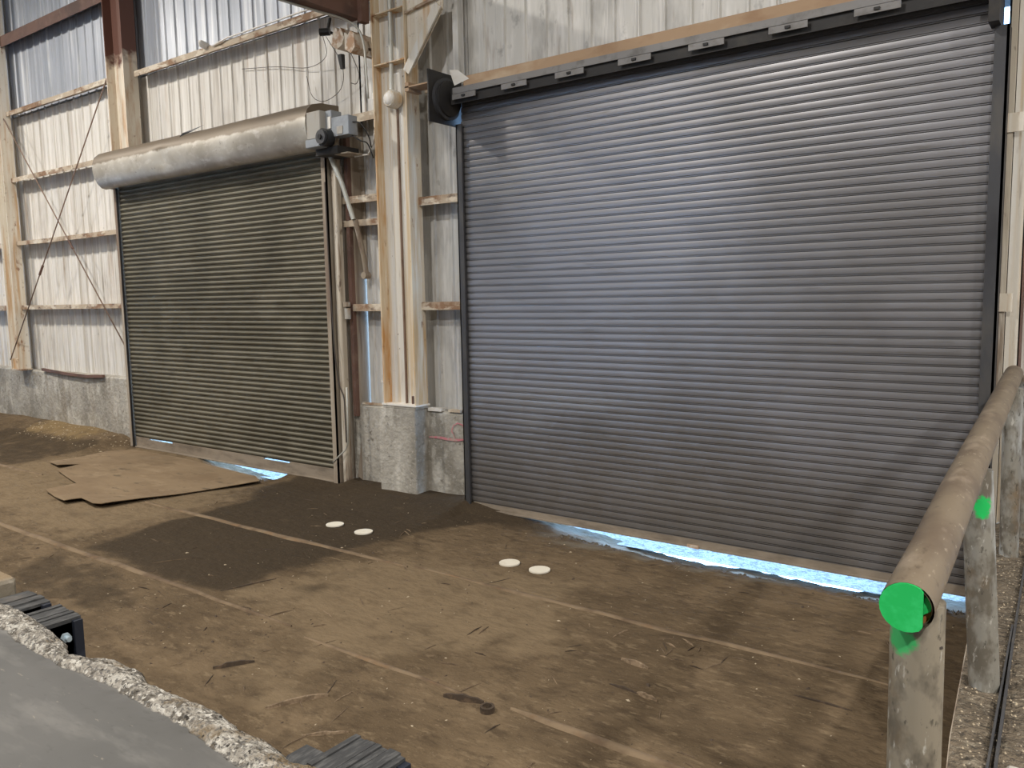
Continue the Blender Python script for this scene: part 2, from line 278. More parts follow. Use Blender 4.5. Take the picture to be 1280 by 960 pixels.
def tag(o, label=None, cat=None, group=None, kind=None):
    for k, v in (('label', label), ('category', cat), ('group', group), ('kind', kind)):
        if v: o[k] = v
    return o
def empty(name, loc, label=None, cat=None, group=None, kind=None):
    o = bpy.data.objects.new(name, None); o.location = loc; o['_o'] = tuple(loc); o.empty_display_size = .1
    COL.objects.link(o); return tag(o, label, cat, group, kind)
def single(mb, name, m, label, cat, group=None, kind=None, loc=None, **kw):
    """a thing that is one mesh, origin at loc"""
    o = mb.build(name, m, None, **kw)
    if loc is not None:
        o.data.transform(Matrix.Translation(-Vector(loc))); o.location = loc
    return tag(o, label, cat, group, kind)
def smoothstep(a, b, x):
    t = max(0.0, min(1.0, (x-a)/(b-a))); return t*t*(3-2*t)
def lerp_poly(pts, x):
    if x <= pts[0][0]: return pts[0][1]
    for (a, b), (c, d) in zip(pts, pts[1:]):
        if x <= c: return b + (d-b)*(x-a)/(c-a)
    return pts[-1][1]
def nz(x, y, z=0.0): return noise.noise(Vector((x, y, z)))
def pdist(poly, x, y):
    """signed distance to polygon, positive inside"""
    ins = False; d2 = 1e9; n = len(poly)
    for i in range(n):
        x0, y0 = poly[i]; x1, y1 = poly[(i+1) % n]
        if (y0 > y) != (y1 > y) and x < (x1-x0)*(y-y0)/(y1-y0)+x0: ins = not ins
        dx, dy = x1-x0, y1-y0; t = max(0, min(1, ((x-x0)*dx+(y-y0)*dy)/(dx*dx+dy*dy)))
        d2 = min(d2, (x-x0-t*dx)**2 + (y-y0-t*dy)**2)
    return math.sqrt(d2)*(1 if ins else -1)

# ------------------------------------------------------------------ floor
DAMP = [[(-8.93,7.5),(-9.33,6.72),(-8.68,6.09),(-8.7,5.54),(-8.62,5.16),(-8.68,4.65),(-8.48,3.91),(-7.8,3.87),(-6.85,3.82),(-6.11,3.9),(-6.05,4.35),(-6.06,4.68),(-6.01,4.96),(-6.02,5.49),(-5.87,6.14),(-5.55,6.83),(-4.86,7.08),(-5.3,7.6),(-6.13,7.6),(-7.18,7.7),(-8.52,7.7)],
        [(-8.59,3.74),(-8.3,3.2),(-8.22,3.04),(-7.59,2.85),(-6.77,3.07),(-6.32,3.37),(-7.27,3.67)],
        [(-17.5,6.35),(-13.97,5.3),(-13.83,5.53),(-14.0,6.09),(-14.0,6.9),(-14.16,7.1),(-15.06,7.0),(-16.25,6.9),(-17.5,6.9)],
        [(-5.62,4.42),(-5.40,4.40),(-5.36,4.58),(-5.52,4.62)]]
PALE = [[(-13.5,7.3),(-14.0,5.4),(-12.5,4.0),(-8.9,3.9),(-8.7,5.5),(-9.4,6.9),(-10.5,7.4)],
        [(-6.0,4.0),(-4.4,3.6),(-3.0,4.6),(-3.6,6.0),(-5.7,5.6)], [(-5.2,3.2),(-4.0,2.8),(-4.3,3.6)],
        [(-9.35,5.62),(-8.7,5.7),(-8.85,6.1),(-9.3,6.3)]]
def floor_h(x, y):
    h = 0.012*nz(x*.9, y*.9) + 0.006*nz(x*3.1, y*3.1, 4)
    wall = smoothstep(6.3, 7.42, y)
    if x < -13.6: h += wall*(.20 + .08*nz(x*.8, 3)) * smoothstep(-13.55, -14.3, x)
    if -8.3 < x < -6.05: h += wall*.09*smoothstep(-8.3, -8.0, x)
    h += .05*math.exp(-((x+6.0)/.25)**2 - ((y-7.3)/.2)**2)
    d = smoothstep(6.75, 7.32, y + .07*nz(x*3, y*2, 2) + .05*nz(x*11, y*9, 5))
    g = lerp_poly([(-5.5,0),(-5.0,.02),(-4.4,.10),(-3.8,.18),(-3.1,.21),(-2.8,.17),(-2.2,.19),(-1.9,.20),(-1.5,.16),(-.9,.10),(-.6,.06)], x) if -5.5 < x < -.6 else 0
    if -11.6 < x < -9.35: g = lerp_poly([(-11.6,0),(-10.5,.10),(-9.95,.15),(-9.5,.06),(-9.35,0)], x)
    if (-13.7 < x < -8.1 or -6.05 < x < -.6): h += .045*smoothstep(7.0, 7.24, y)*(1-min(1, g*25))
    h -= d*g
    if (-5.5 < x < -.6 or -11.6 < x < -9.35) and y > 6.6: h += .02*nz(x*14, y*14, 8)*smoothstep(6.6, 7.0, y)
    if -13.8 < x < -9.2 and 4.5 < y < 7.0: h = min(h, .004)
    return h
def make_floor():
    x0, x1, y0, y1, st = -24.0, 0.2, 1.3, 7.48, .06
    nx = int((x1-x0)/st)+1; ny = int((y1-y0)/st)+1
    vs = []; damp = []; pale = []; straw = []; grit = []
    for j in range(ny):
        y = y0+j*st
        for i in range(nx):
            x = x0+i*st
            vs.append((x, y, floor_h(x, y)))
            w = .10*nz(x*2.3, y*2.3, 9)+.05*nz(x*7, y*7, 3)
            if -18 < x < -3.5:
                a = max(smoothstep(-.12, .14, pdist(p, x, y)+w+(.08 if len(p) == 4 else 0))*amt for p, amt in zip(DAMP, (.93, .7, .75, .8)))
            else: a = 0
            a = max(a, .75*smoothstep(.5, .1, abs(y-7.15+.1*nz(x*2, 1)))*smoothstep(-6.2, -5.9, x)*smoothstep(-4.3, -4.9, x))
            damp.append(a)
            pale.append(max(smoothstep(-.5, .4, pdist(p, x, y)+3*w) for p in PALE)*.8 if -15 < x < -2.5 else 0)
            straw.append(smoothstep(6.6, 7.0, y)*smoothstep(-17.5, -16.6, x)*smoothstep(-14.2, -15.0, x)*.8)
            grit.append(smoothstep(6.7, 7.1, y+.2*nz(x*3, y*3))*smoothstep(-5.2, -4.6, x)*.8 + smoothstep(.16, .02, abs(y-6.75+.1*nz(x*2, 7)))*smoothstep(-5, -4.4, x)*smoothstep(-1.5, -2.5, x)*.6)
    fs = [(j*nx+i, j*nx+i+1, (j+1)*nx+i+1, (j+1)*nx+i) for j in range(ny-1) for i in range(nx-1)]
    me = bpy.data.meshes.new('floor'); me.from_pydata(vs, [], fs)
    for an, data in (('damp', damp), ('pale', pale), ('straw', straw), ('grit', grit)):
        at = me.attributes.new(an, 'FLOAT', 'POINT'); at.data.foreach_set('value', [min(1, max(0, d)) for d in data])
    for p in me.polygons: p.use_smooth = True
    me.materials.append(M['dirt'])
    o = bpy.data.objects.new('floor', me); COL.objects.link(o)
    tag(o, 'packed brown dirt floor with damp dark patches below the platform', 'floor', kind='structure')
    # raised strips of the old slab joints, parallel to the wall
    def strip(x0, x1, y, w, seed, h=.014):
        mb = MB(); n = max(2, int((x1-x0)/.18)); rows = []
        for i in range(n+1):
            x = x0+(x1-x0)*i/n; yy = y+.012*nz(x*1.3, seed); ww = w*(.8+.35*nz(x*2.1, seed+5))*min(1, .25+3*min(i, n-i)/n)
            g = max(floor_h(x, yy), -.02)
            hh = h*(.8+.5*nz(x*1.7, seed+2))
            rows += [(x, yy-ww/2, g-.01), (x, yy-ww*.3, g+hh), (x, yy+ww*.3, g+hh), (x, yy+ww/2, g-.01)]
        fs = [(4*i+k, 4*i+4+k, 4*i+5+k, 4*i+1+k) for i in range(n) for k in range(3)]
        mb.add(rows, fs).build('joint_strip', 'strip', o, smooth=True)
    strip(-14.5, -5.0, 3.82, .10, 1); strip(-4.75, -3.2, 3.74, .06, 2, .010); strip(-2.85, -1.6, 3.76, .10, 3)
    strip(-9.75, -5.2, 5.31, .10, 4); strip(-5.15, -1.0, 5.36, .085, 5, .010); strip(-18, -12.6, 5.33, .12, 6)
    # outside apron seen through the gaps under the doors
    mb = MB(); st = .12; xs = [-16+st*i for i in range(150)]; ys = [7.36, 7.5, 7.7, 8, 8.5, 9.5, 12, 30]
    vs = [(x, y, -.13+.012*nz(x*9, y*9)+.02*smoothstep(7.3, 9, y)) for y in ys for x in xs]; n = len(xs)
    mb.add(vs, [(j*n+i, j*n+i+1, (j+1)*n+i+1, (j+1)*n+i) for j in range(len(ys)-1) for i in range(n-1)])
    tag(mb.build('ground', 'gravel_out'), 'pale gravel ground outside, seen through the gaps under the doors', 'ground', kind='structure')
make_floor()

# ------------------------------------------------------------------ platform with crumbled edge, ramp
OUT = [(-5.2,1.60),(-4.41,1.62),(-4.17,1.63),(-3.8,1.60),(-3.62,1.57),(-3.44,1.51),(-3.33,1.56),(-3.25,1.61),(-3.07,1.61),(-2.94,1.57),(-2.69,1.59),(-2.52,1.60),(-2.36,1.57),(-2.24,1.58),(-2.05,1.55),(-1.97,1.57),(-1.7,1.58),(0,1.58)]
INN = [(-5.2,1.46),(-4.04,1.48),(-3.8,1.46),(-3.52,1.45),(-3.25,1.46),(-2.99,1.48),(-2.72,1.47),(-2.5,1.47),(-2.33,1.45),(-2.13,1.43),(0,1.45)]
def make_platform():
    o = MB().box(-26, 9, -12, .8, 0, 1.05).build('platform', 'platform')
    tag(o, 'dark grey concrete loading platform in the near corner', 'platform', kind='structure')
    MB().box(-26, -5.2, .8, 1.58, 0, 1.05).box(0.0, 9, .8, 1.58, 0, 1.05).build('platform_slab', 'platform', o)
    st = .016; nx = int(5.2/st)+1; vs = []; br = []
    tv = [.8, 1.0, 1.15, 1.26, 1.34, 1.38]
    K = 16
    for i in range(nx):
        x = -5.2+i*st
        yo = lerp_poly(OUT, x)+.010*nz(x*9, 1)+.006*nz(x*31, 2); yi = lerp_poly(INN, x)-.02+.018*nz(x*7, 3)+.008*nz(x*25, 4)
        for y in tv:
            vs.append((x, min(y, yi-.02), 1.05)); br.append(0)
        for k in range(K+1):
            t = k/K; y = yi+(yo-yi)*t
            lump = .5+.5*nz(x*5.5, y*5.5, 6)
            z = 1.05+(.016*math.sin(math.pi*min(1, t*1.35))*(.4+1.2*lump)+.012*nz(x*17, y*17, 2)*math.sin(math.pi*t)+.008*nz(x*48, y*48, 5)) - (.07*max(0, t-.78)**1.3*3)
            if k == 0: z = 1.05-.006
            if k == 1: z -= .010
            vs.append((x, y, z)); br.append(smoothstep(-.02, .06, t))
        for zz, dy in ((.97, -.02), (.9, -.035), (.8, -.02), (.5, -.01), (0, 0)):
            vs.append((x, yo-.01+dy+.014*nz(x*12, zz*12, 3), zz)); br.append(1 if zz > .6 else .6)
    m = len(vs)//nx
    fs = [(i*m+k, (i+1)*m+k, (i+1)*m+k+1, i*m+k+1) for i in range(nx-1) for k in range(m-1)]
    mb = MB().add(vs, fs); e = mb.build('broken_edge', 'broken', o, smooth=True); e.data.materials.append(M['platform'])
    for p in e.data.polygons: p.material_index = 1 if p.index % (m-1) < len(tv) else 0
    e['label'] = 'crumbled pale aggregate edge of the platform'
    at = e.data.attributes.new('broken', 'FLOAT', 'POINT'); at.data.foreach_set('value', br)
make_platform()

def ramp_z(y): return 1.0-.065*(y-1.58)
EDGE = [(1.45,-.285),(2.2,-.305),(3.15,-.405),(4.23,-.49),(7.3,-.71)]
def make_ramp():
    ys = [1.45+.06*i for i in range(100)]; xs = [0, .015, .03, .05, .08, .11, .14, .17, .2, .25, .3, .4, .6, 1.2, 3, 9]
    vs = []
    for y in ys:
        e = lerp_poly(EDGE, y)
        vs.append((e, y, 0)); 
        for k, d in enumerate(xs):
            n = 0 if k < 2 else .014*nz((e+d)*14, y*14)+.012*nz((e+d)*5, y*5, 3)
            vs.append((e+d, y, ramp_z(y)+n))
    m = len(xs)+1
    o = MB().add(vs, [(j*m+i, j*m+i+1, (j+1)*m+i+1, (j+1)*m+i) for j in range(len(ys)-1) for i in range(m-1)]).build('ramp', 'ramp', smooth='auto')
    tag(o, 'gritty dirt-covered ramp to the right of the pipe railing', 'ramp', kind='structure')
    mb = MB()
    for (a, b), (c, d) in zip(EDGE, EDGE[1:]): mb.bar((b, a, ramp_z(a)-.02), (d, c, ramp_z(c)-.02), .009, .035)
    mb.build('edge_angle', 'jamb_old', o)
    mb = MB(); mb.bar((-.17, 1.7, ramp_z(1.7)+.008), (-.25, 3.0, ramp_z(3.0)+.010), .010, .03); mb.bar((-.25, 3.0, ramp_z(3.0)+.010), (-.33, 4.6, ramp_z(4.6)+.012), .010, .03); mb.bar((-.33, 4.6, ramp_z(4.6)+.012), (-.45, 7.2, ramp_z(7.2)), .010, .03)
    mb.bar((-.222, 1.7, ramp_z(1.7)+.008), (-.272, 3.0, ramp_z(3.0)+.010), .008, .026); mb.bar((-.272, 3.0, ramp_z(3.0)+.010), (-.342, 4.6, ramp_z(4.6)+.012), .008, .026)
    mb.build('joint_strip', 'guide', o)
    MB().box(-.215, -.13, 2.72, 2.95, .78, .96).build('curb_stone', 'conc', o, bevel=.008)
    # loose grit lying along the edge strip
    mb = MB()
    for _ in range(420):
        y = R.uniform(2.5, 6.8); x = lerp_poly(EDGE, y)+R.uniform(.02, .30); r = R.uniform(.002, .006)
        z = ramp_z(y)+.010
        mb.add([(x+r, y, z), (x-r, y+r*.5, z), (x, y-r, z), (x, y, z+r*1.2)], [(0,1,3),(1,2,3),(2,0,3),(0,2,1)])
    single(mb, 'gravel', 'chip', 'pale grit scattered along the ramp edge under the railing posts', 'gravel', kind='stuff')
make_ramp()

# ------------------------------------------------------------------ back wall: siding panels, girts, stem wall
RIB0, RIBS = -6.50, .28
def panel_mesh(x0, x1, z0, z1, y=7.60):
    """inside face of a ribbed sheet between x0 and x1: trapezoid ribs that stand into the room"""
    xs = [(x0, 0)]
    k = math.ceil((x0-.03-RIB0)/RIBS)
    while RIB0+k*RIBS < x1+.03:
        c = RIB0+k*RIBS
        for d, h in ((-.024, 0), (-.010, .022), (.010, .022), (.024, 0)):
            if x0 < c+d < x1: xs.append((c+d, h))
        k += 1
    xs.append((x1, 0))
    vs = [(x, y-h, z) for z in (z0, z1) for x, h in xs]; n = len(xs)
    vs += [(x, y-h+.012, z) for z in (z0, z1) for x, h in xs]
    fs = [(i, i+1, n+i+1, n+i) for i in range(n-1)] + [(2*n+i, 3*n+i, 3*n+i+1, 2*n+i+1) for i in range(n-1)]
    fs += [(i, 2*n+i, 2*n+i+1, i+1) for i in range(n-1)] + [(n+i, n+i+1, 3*n+i+1, 3*n+i) for i in range(n-1)] + [(0, n, 3*n, 2*n), (n-1, 3*n-1, 4*n-1, 2*n-1)]
    return MB().add(vs, fs)
def make_wall():
    wl = empty('wall_back', (-7.0, 7.6, 0), 'corrugated metal wall with rusty girts on a concrete stem wall', 'wall', kind='structure')
    PW = 3*RIBS
    def row(xa, xb, z0, z1, m, tilt=True):
        k = math.floor((xa-(RIB0-.045))/PW); x = RIB0-.045+k*PW; j = 0
        while x < xb-.02:
            a, b = max(x, xa), min(x+PW+.02, xb)
            if b-a > .04: panel_mesh(a, b, z0, z1, 7.60+.004*((k+j) % 2)).build('siding_panel', m, wl)
            x += PW; j += 1
    row(-26, -13.62, 1.10, 6.22, 'siding'); row(-26, -13.62, 6.20, 7.62, 'siding_up'); row(-26, -13.62, 7.6, 9.6, 'siding_up')
    row(-13.62, -7.98, 4.60, 6.22, 'siding'); row(-13.62, -7.1, 6.20, 9.6, 'siding_up')
    row(-8.01, -6.14, 1.08, 6.22, 'siding_grey')
    row(-6.14, -.70, 4.72, 9.6, 'siding_grey'); row(-7.1, -6.14, 6.2, 9.6, 'siding_grey'); row(-.70, 8.2, -.1, 9.6, 'siding')
    # concrete stem wall
    def stem(x0, x1, y0, y1, z1, top=.03):
        mb = MB(); n = max(2, int((x1-x0)/.25)); vs = []
        for i in range(n+1):
            x = x0+(x1-x0)*i/n; e = .008*nz(x*2, 1)
            vs += [(x, y0+.006*nz(x*1.5, 5), -.2), (x, y0+e, z1-top), (x, y0+top+e, z1+.004*nz(x*3, 2)), (x, y1, z1), (x, y1, -.2)]
        fs = [(5*i+k, 5*i+5+k, 5*i+6+k, 5*i+1+k) for i in range(n) for k in range(4)] + [(0,1,2,3,4), tuple(5*n+k for k in (4,3,2,1,0))]
        return mb.add(vs, fs)
    stem(-26, -13.57, 7.42, 7.75, 1.19).build('concrete_base', 'conc', wl)
    stem(-8.17, -6.13, 7.42, 7.75, 1.11).build('concrete_base', 'conc', wl)
    MB().box(-7.46, -6.825, 7.19, 7.45, -.2, 1.14).build('concrete_pier', 'conc', wl, bevel=.012)
    # girts: angle section, flat flange towards the room
    def girt(x0, x1, z, h=.11, y=7.36, m='girt', d=.2, bow=0.0):
        mb = MB(); n = max(1, int((x1-x0)/1.2)); prev = None
        for i in range(n):
            a = x0+(x1-x0)*i/n; b = x0+(x1-x0)*(i+1)/n; za = z+.012*nz(a*.7, z); zb = z+.012*nz(b*.7, z)
            mb.bar((a, y+d/2, za+h/2), (b, y+d/2, zb+h/2), d, .012); mb.bar((a, y, za), (b, y, zb), .012, h)
        return mb.build('girt', m, wl)
    for z, h in ((2.45, .075), (3.71, .075), (4.945, .08), (6.215, .08)): girt(-17.72, -13.58, z, h)
    for z in (2.44, 3.70, 4.93, 6.20): girt(-26, -18.05, z, .10)
    girt(-26, -13.6, 7.58, .20, m='girt_dark', d=.25)
    girt(-12.95, -7.4, 6.17, .085)
    girt(-8.17, -7.36, 3.76, .085); girt(-8.19, -7.36, 3.46, .075); girt(-8.03, -7.36, 2.385, .085)
    girt(-6.82, -6.07, 3.645, .095); girt(-6.82, -6.07, 2.395, .09); girt(-6.66, -6.16, 4.93, .10); girt(-8.15, -7.36, 4.76, .10)
    # the wavy sill angle on the left stem wall
    mb = MB(); pts = [(-17.1,7.40,1.22),(-16.2,7.38,1.18),(-15.3,7.37,1.165),(-14.7,7.39,1.19)]
    for a, b in zip(pts, pts[1:]): mb.bar(a, b, .05, .05)
    mb.build('sill_angle', 'girt_dark', wl)
    # pink sprayed mark on the stem wall beside the grey door
    mb = MB()
    def stroke(pts, w):
        vs = []
        for i, (x, z) in enumerate(pts):
            a = pts[max(i-1, 0)]; b = pts[min(i+1, len(pts)-1)]; d = Vector((b[0]-a[0], b[1]-a[1])).normalized()
            ww = w*(1 if 0 < i < len(pts)-1 else .5)
            vs += [(x-d.y*ww/2, 7.408, z+d.x*ww/2), (x+d.y*ww/2, 7.408, z-d.x*ww/2)]
        mb.add(vs, [(2*i, 2*i+1, 2*i+3, 2*i+2) for i in range(len(pts)-1)])
    stroke([(-6.80,.775),(-6.66,.785),(-6.5,.775),(-6.36,.775),(-6.22,.795)], .032)
    stroke([(-6.38,.80),(-6.43,.88),(-6.40,.95),(-6.33,.985),(-6.26,.97),(-6.20,.91)], .016)
    mb.build('spray_mark', 'pink', wl)
    # torn fillers lying on the stem wall ledge
    MB().bar((-6.80,7.44,1.125),(-6.58,7.43,1.13),.08,.04).build('ledge_scrap', 'white', wl)
    MB().bar((-6.48,7.45,1.125),(-6.28,7.44,1.13),.07,.03).build('ledge_scrap', 'girt', wl)
    MB().bar((-8.0,7.45,1.12),(-7.5,7.46,1.12),.05,.025).build('ledge_scrap', 'girt', wl)
    # the jamb steel to the right of the grey door, with clip plates
    MB().box(-.74, -.70, 7.34, 7.75, -.1, 9.6).build('jamb_flange', 'jamb_pale', wl)
    MB().box(-.695, -.61, 7.40, 7.5, .3, 9.6).build('jamb_flange', 'column_web', wl)
    MB().box(-.735, -.65, 7.325, 7.345, 2.31, 2.45).build('clip_plate', 'column', wl)
    MB().box(-.735, -.63, 7.325, 7.345, 3.66, 3.80).build('clip_plate', 'column', wl)
    MB().box(-.60, -.595, 7.42, 7.6, .3, 9.6).build('jamb_edge', 'girt_dark', wl)
    # plates that close the door openings back to the siding
    MB().box(-6.15, -6.10, 7.46, 7.76, 1.1, 4.9).box(-.76, -.70, 7.4, 7.76, -.1, 4.9).box(-6.15, -.70, 7.30, 7.62, 4.66, 4.80).build('door_lining', 'black', wl)
    MB().box(-13.62, -13.56, 7.34, 7.76, -.1, 4.6).box(-8.30, -8.035, 7.42, 7.66, -.1, 4.8).box(-8.06, -7.97, 7.580, 7.592, 2.85, 4.7).box(-13.6, -8.1, 7.36, 7.62, 4.36, 4.44).build('door_lining', 'jamb_old', wl)
make_wall()
# remaining shell of the hall (outside the frame): end walls, near wall with two open doorways, roof
def make_shell():
    tag(MB().box(-26.3, -26, -12, 7.7, 0, 9.6).build('wall_left', 'far_wall'), 'far end wall of the hall', 'wall', kind='structure')
    tag(MB().box(8.2, 8.5, -12, 7.7, 0, 9.6).build('wall_right', 'far_wall'), 'near end wall of the hall', 'wall', kind='structure')
    mb = MB()
    for a, b in ((-26, -19.6), (-17.8, -13.2), (-11.4, 8.3)): mb.box(a, b, -12.3, -12, 0, 9.6)
    mb.box(-19.6, -17.8, -12.3, -12, 4.0, 9.6).box(-13.2, -11.4, -12.3, -12, 4.0, 9.6)
    tag(mb.build('wall_front', 'far_wall'), 'opposite long wall with open loading bays', 'wall', kind='structure')
    tag(MB().box(-26.3, 8.5, -12.3, 7.8, 9.6, 9.8).build('ceiling', 'roof'), 'dark roof deck high above', 'ceiling', kind='structure')
make_shell()

# ------------------------------------------------------------------ roll-up doors
def slat_profile(kind):
    # (z fraction, y): y negative = towards the room
    if kind == 'flat': return [(0,.016),(.05,.016),(.06,-.0105),(.17,-.0115),(.18,.012),(.235,.012),(.245,-.0122),(.40,-.0138),(.60,-.0142),(.80,-.0138),(.965,-.0122),(.98,.016),(1.0,.016)]
    return [(0,.012),(.05,.012),(.07,-.004),(.18,-.006),(.20,.006),(.25,.004),(.32,-.010),(.45,-.018),(.60,-.020),(.75,-.018),(.90,-.009),(.96,.004),(1.0,.012)]
def slat_mesh(name, x0, x1, pitch, kind, m, seed):
    pr = slat_profile(kind); n = 8; vs = []
    rr = random.Random(seed); ph = rr.uniform(0, 9); am = .0016
    for i in range(n+1):
        x = x0+(x1-x0)*i/n
        for f, y in pr: vs.append((x, y+am*nz(x*.9, ph), f*pitch*1.004 + .0007*nz(x*.7, ph+3)))
    k = len(pr)
    fs = [(i*k+j, (i+1)*k+j, (i+1)*k+j+1, i*k+j+1) for i in range(n) for j in range(k-1)]
    me = bpy.data.meshes.new(name); me.from_pydata(vs, [], fs)
    bm = bmesh.new(); bm.from_mesh(me)
    geo = bmesh.ops.extrude_face_region(bm, geom=bm.faces[:])
    for e in geo['geom']:
        if isinstance(e, bmesh.types.BMVert): e.co.y += .003
    bmesh.ops.recalc_face_normals(bm, faces=bm.faces); bm.to_mesh(me); bm.free()
    me.materials.append(M[m])
    for p in me.polygons: p.use_smooth = True
    me.set_sharp_from_angle(angle=math.radians(35))
    return me
def curtain(door, x0, x1, z0, z1, n, y, kind, m, curl=0):
    pitch = (z1-z0)/n; o0 = Vector(door['_o'])
    meshes = [slat_mesh('slat', x0, x1, pitch, kind, m, s) for s in range(6)]
    for i in range(n):
        o = bpy.data.objects.new('slat', meshes[i % 6]); COL.objects.link(o); o.parent = door
        o.location = Vector((R.uniform(-.006, .006), y+R.uniform(-.001, .001), z0+pitch*i)) - o0
    # top slats roll back over the barrel
    zz, yy, a = z1, y, 0
    for i in range(curl):
        a += .28
        o = bpy.data.objects.new('slat', meshes[i % 6]); COL.objects.link(o); o.parent = door
        o.location = Vector((0, yy, zz)) - o0; o.rotation_euler = (-a, 0, 0)
        yy += math.sin(a)*pitch; zz += math.cos(a)*pitch

def make_grey_door():
    d = empty('door_2', (-3.4, 7.26, 0), 'wide dark grey roll-up slat door with daylight showing under it', 'door', kind='structure')
    curtain(d, -6.03, -.80, .10, 4.608, 61, 7.265, 'flat', 'door_grey', 2)
    MB().box(-5.98, -.84, 7.255, 7.28, .045, .105).box(-5.96, -.86, 7.215, 7.30, .030, .044).build('bottom_bar', 'bar_tan', d)
    MB().box(-3.26, -3.14, 7.20, 7.22, .03, .062).build('bottom_bolt', 'rust_white', d)
    mb = MB().box(-6.07, -5.99, 7.20, 7.225, .05, 4.42).box(-6.07, -6.055, 7.20, 7.36, .05, 4.42).box(-6.07, -5.99, 7.295, 7.31, .05, 4.42)
    mb.build('guide', 'guide', d)
    mb = MB().box(-.83, -.735, 7.19, 7.215, -.05, 4.42).box(-.752, -.735, 7.19, 7.40, -.05, 4.42).box(-.83, -.735, 7.295, 7.31, -.05, 4.42)
    mb.build('guide', 'guide', d)
    # square end plate with the round rim of the drum
    MB().box(-6.10, -6.085, 6.78, 7.34, 4.40, 4.95).build('end_plate', 'black', d)
    mb = MB(); rim = [(6.93+.235*math.cos(t*math.pi/12), 4.66+.235*math.sin(t*math.pi/12)) for t in range(24)]
    mb.tube([(-6.085,7.06,4.67),(-6.045,7.06,4.67)], .225, 28); mb.build('drum_rim', 'guide', d, smooth='auto')
    MB().tube([(-6.05,7.06,4.67),(-6.02,7.06,4.67)], .19, 24).build('drum_disc', 'black', d, smooth='auto')
    MB().tube([(-6.02,7.14,4.70),(-.75,7.14,4.70)], .055, 16).build('barrel', 'black', d, smooth='auto')
    MB().box(-6.0, -.75, 7.20, 7.24, 4.65, 4.79).build('head_plate', 'black', d)
    MB().box(-6.0, -.75, 7.05, 7.06, 4.60, 4.77).build('head_lip', 'black', d)  # added black lip that keeps the top slats in shade
    MB().prism([(7.02,4.765),(7.02,4.70),(7.035,4.70),(7.035,4.752),(7.34,4.80),(7.34,4.813)], 'x', -5.95, -.70).build('head_angle', 'bar_grey', d)
    MB().prism([(7.03,4.768),(7.03,4.86),(7.04,4.87),(7.34,4.885),(7.34,4.80)], 'x', -5.80, -.70).build('lintel', 'beam_tan', d)
    for a, b in ((-5.94,-5.62),(-5.27,-4.95),(-4.60,-4.27),(-3.89,-3.55),(-3.18,-2.85),(-2.46,-2.14),(-1.78,-1.44)):
        t = MB().box(a, b, 7.00, 7.012, 4.635, 4.69).build('bracket', 'bar_grey', d)
        MB().box((a+b)/2-.022, (a+b)/2+.022, 6.985, 7.0, 4.652, 4.672).build('bolt', 'black', t)
    MB().box(-.86, -.79, 7.05, 7.35, 4.42, 4.75).build('head_bracket', 'black', d)
    mb = MB(); mb.add([(-5.93,7.03,4.79),(-5.72,7.03,4.83),(-5.86,7.01,4.94),(-5.98,7.01,4.96),(-5.88,7.10,4.84)], [(0,1,2),(0,2,3),(1,4,2)])
    mb.build('torn_flashing', 'white', d)
make_grey_door()

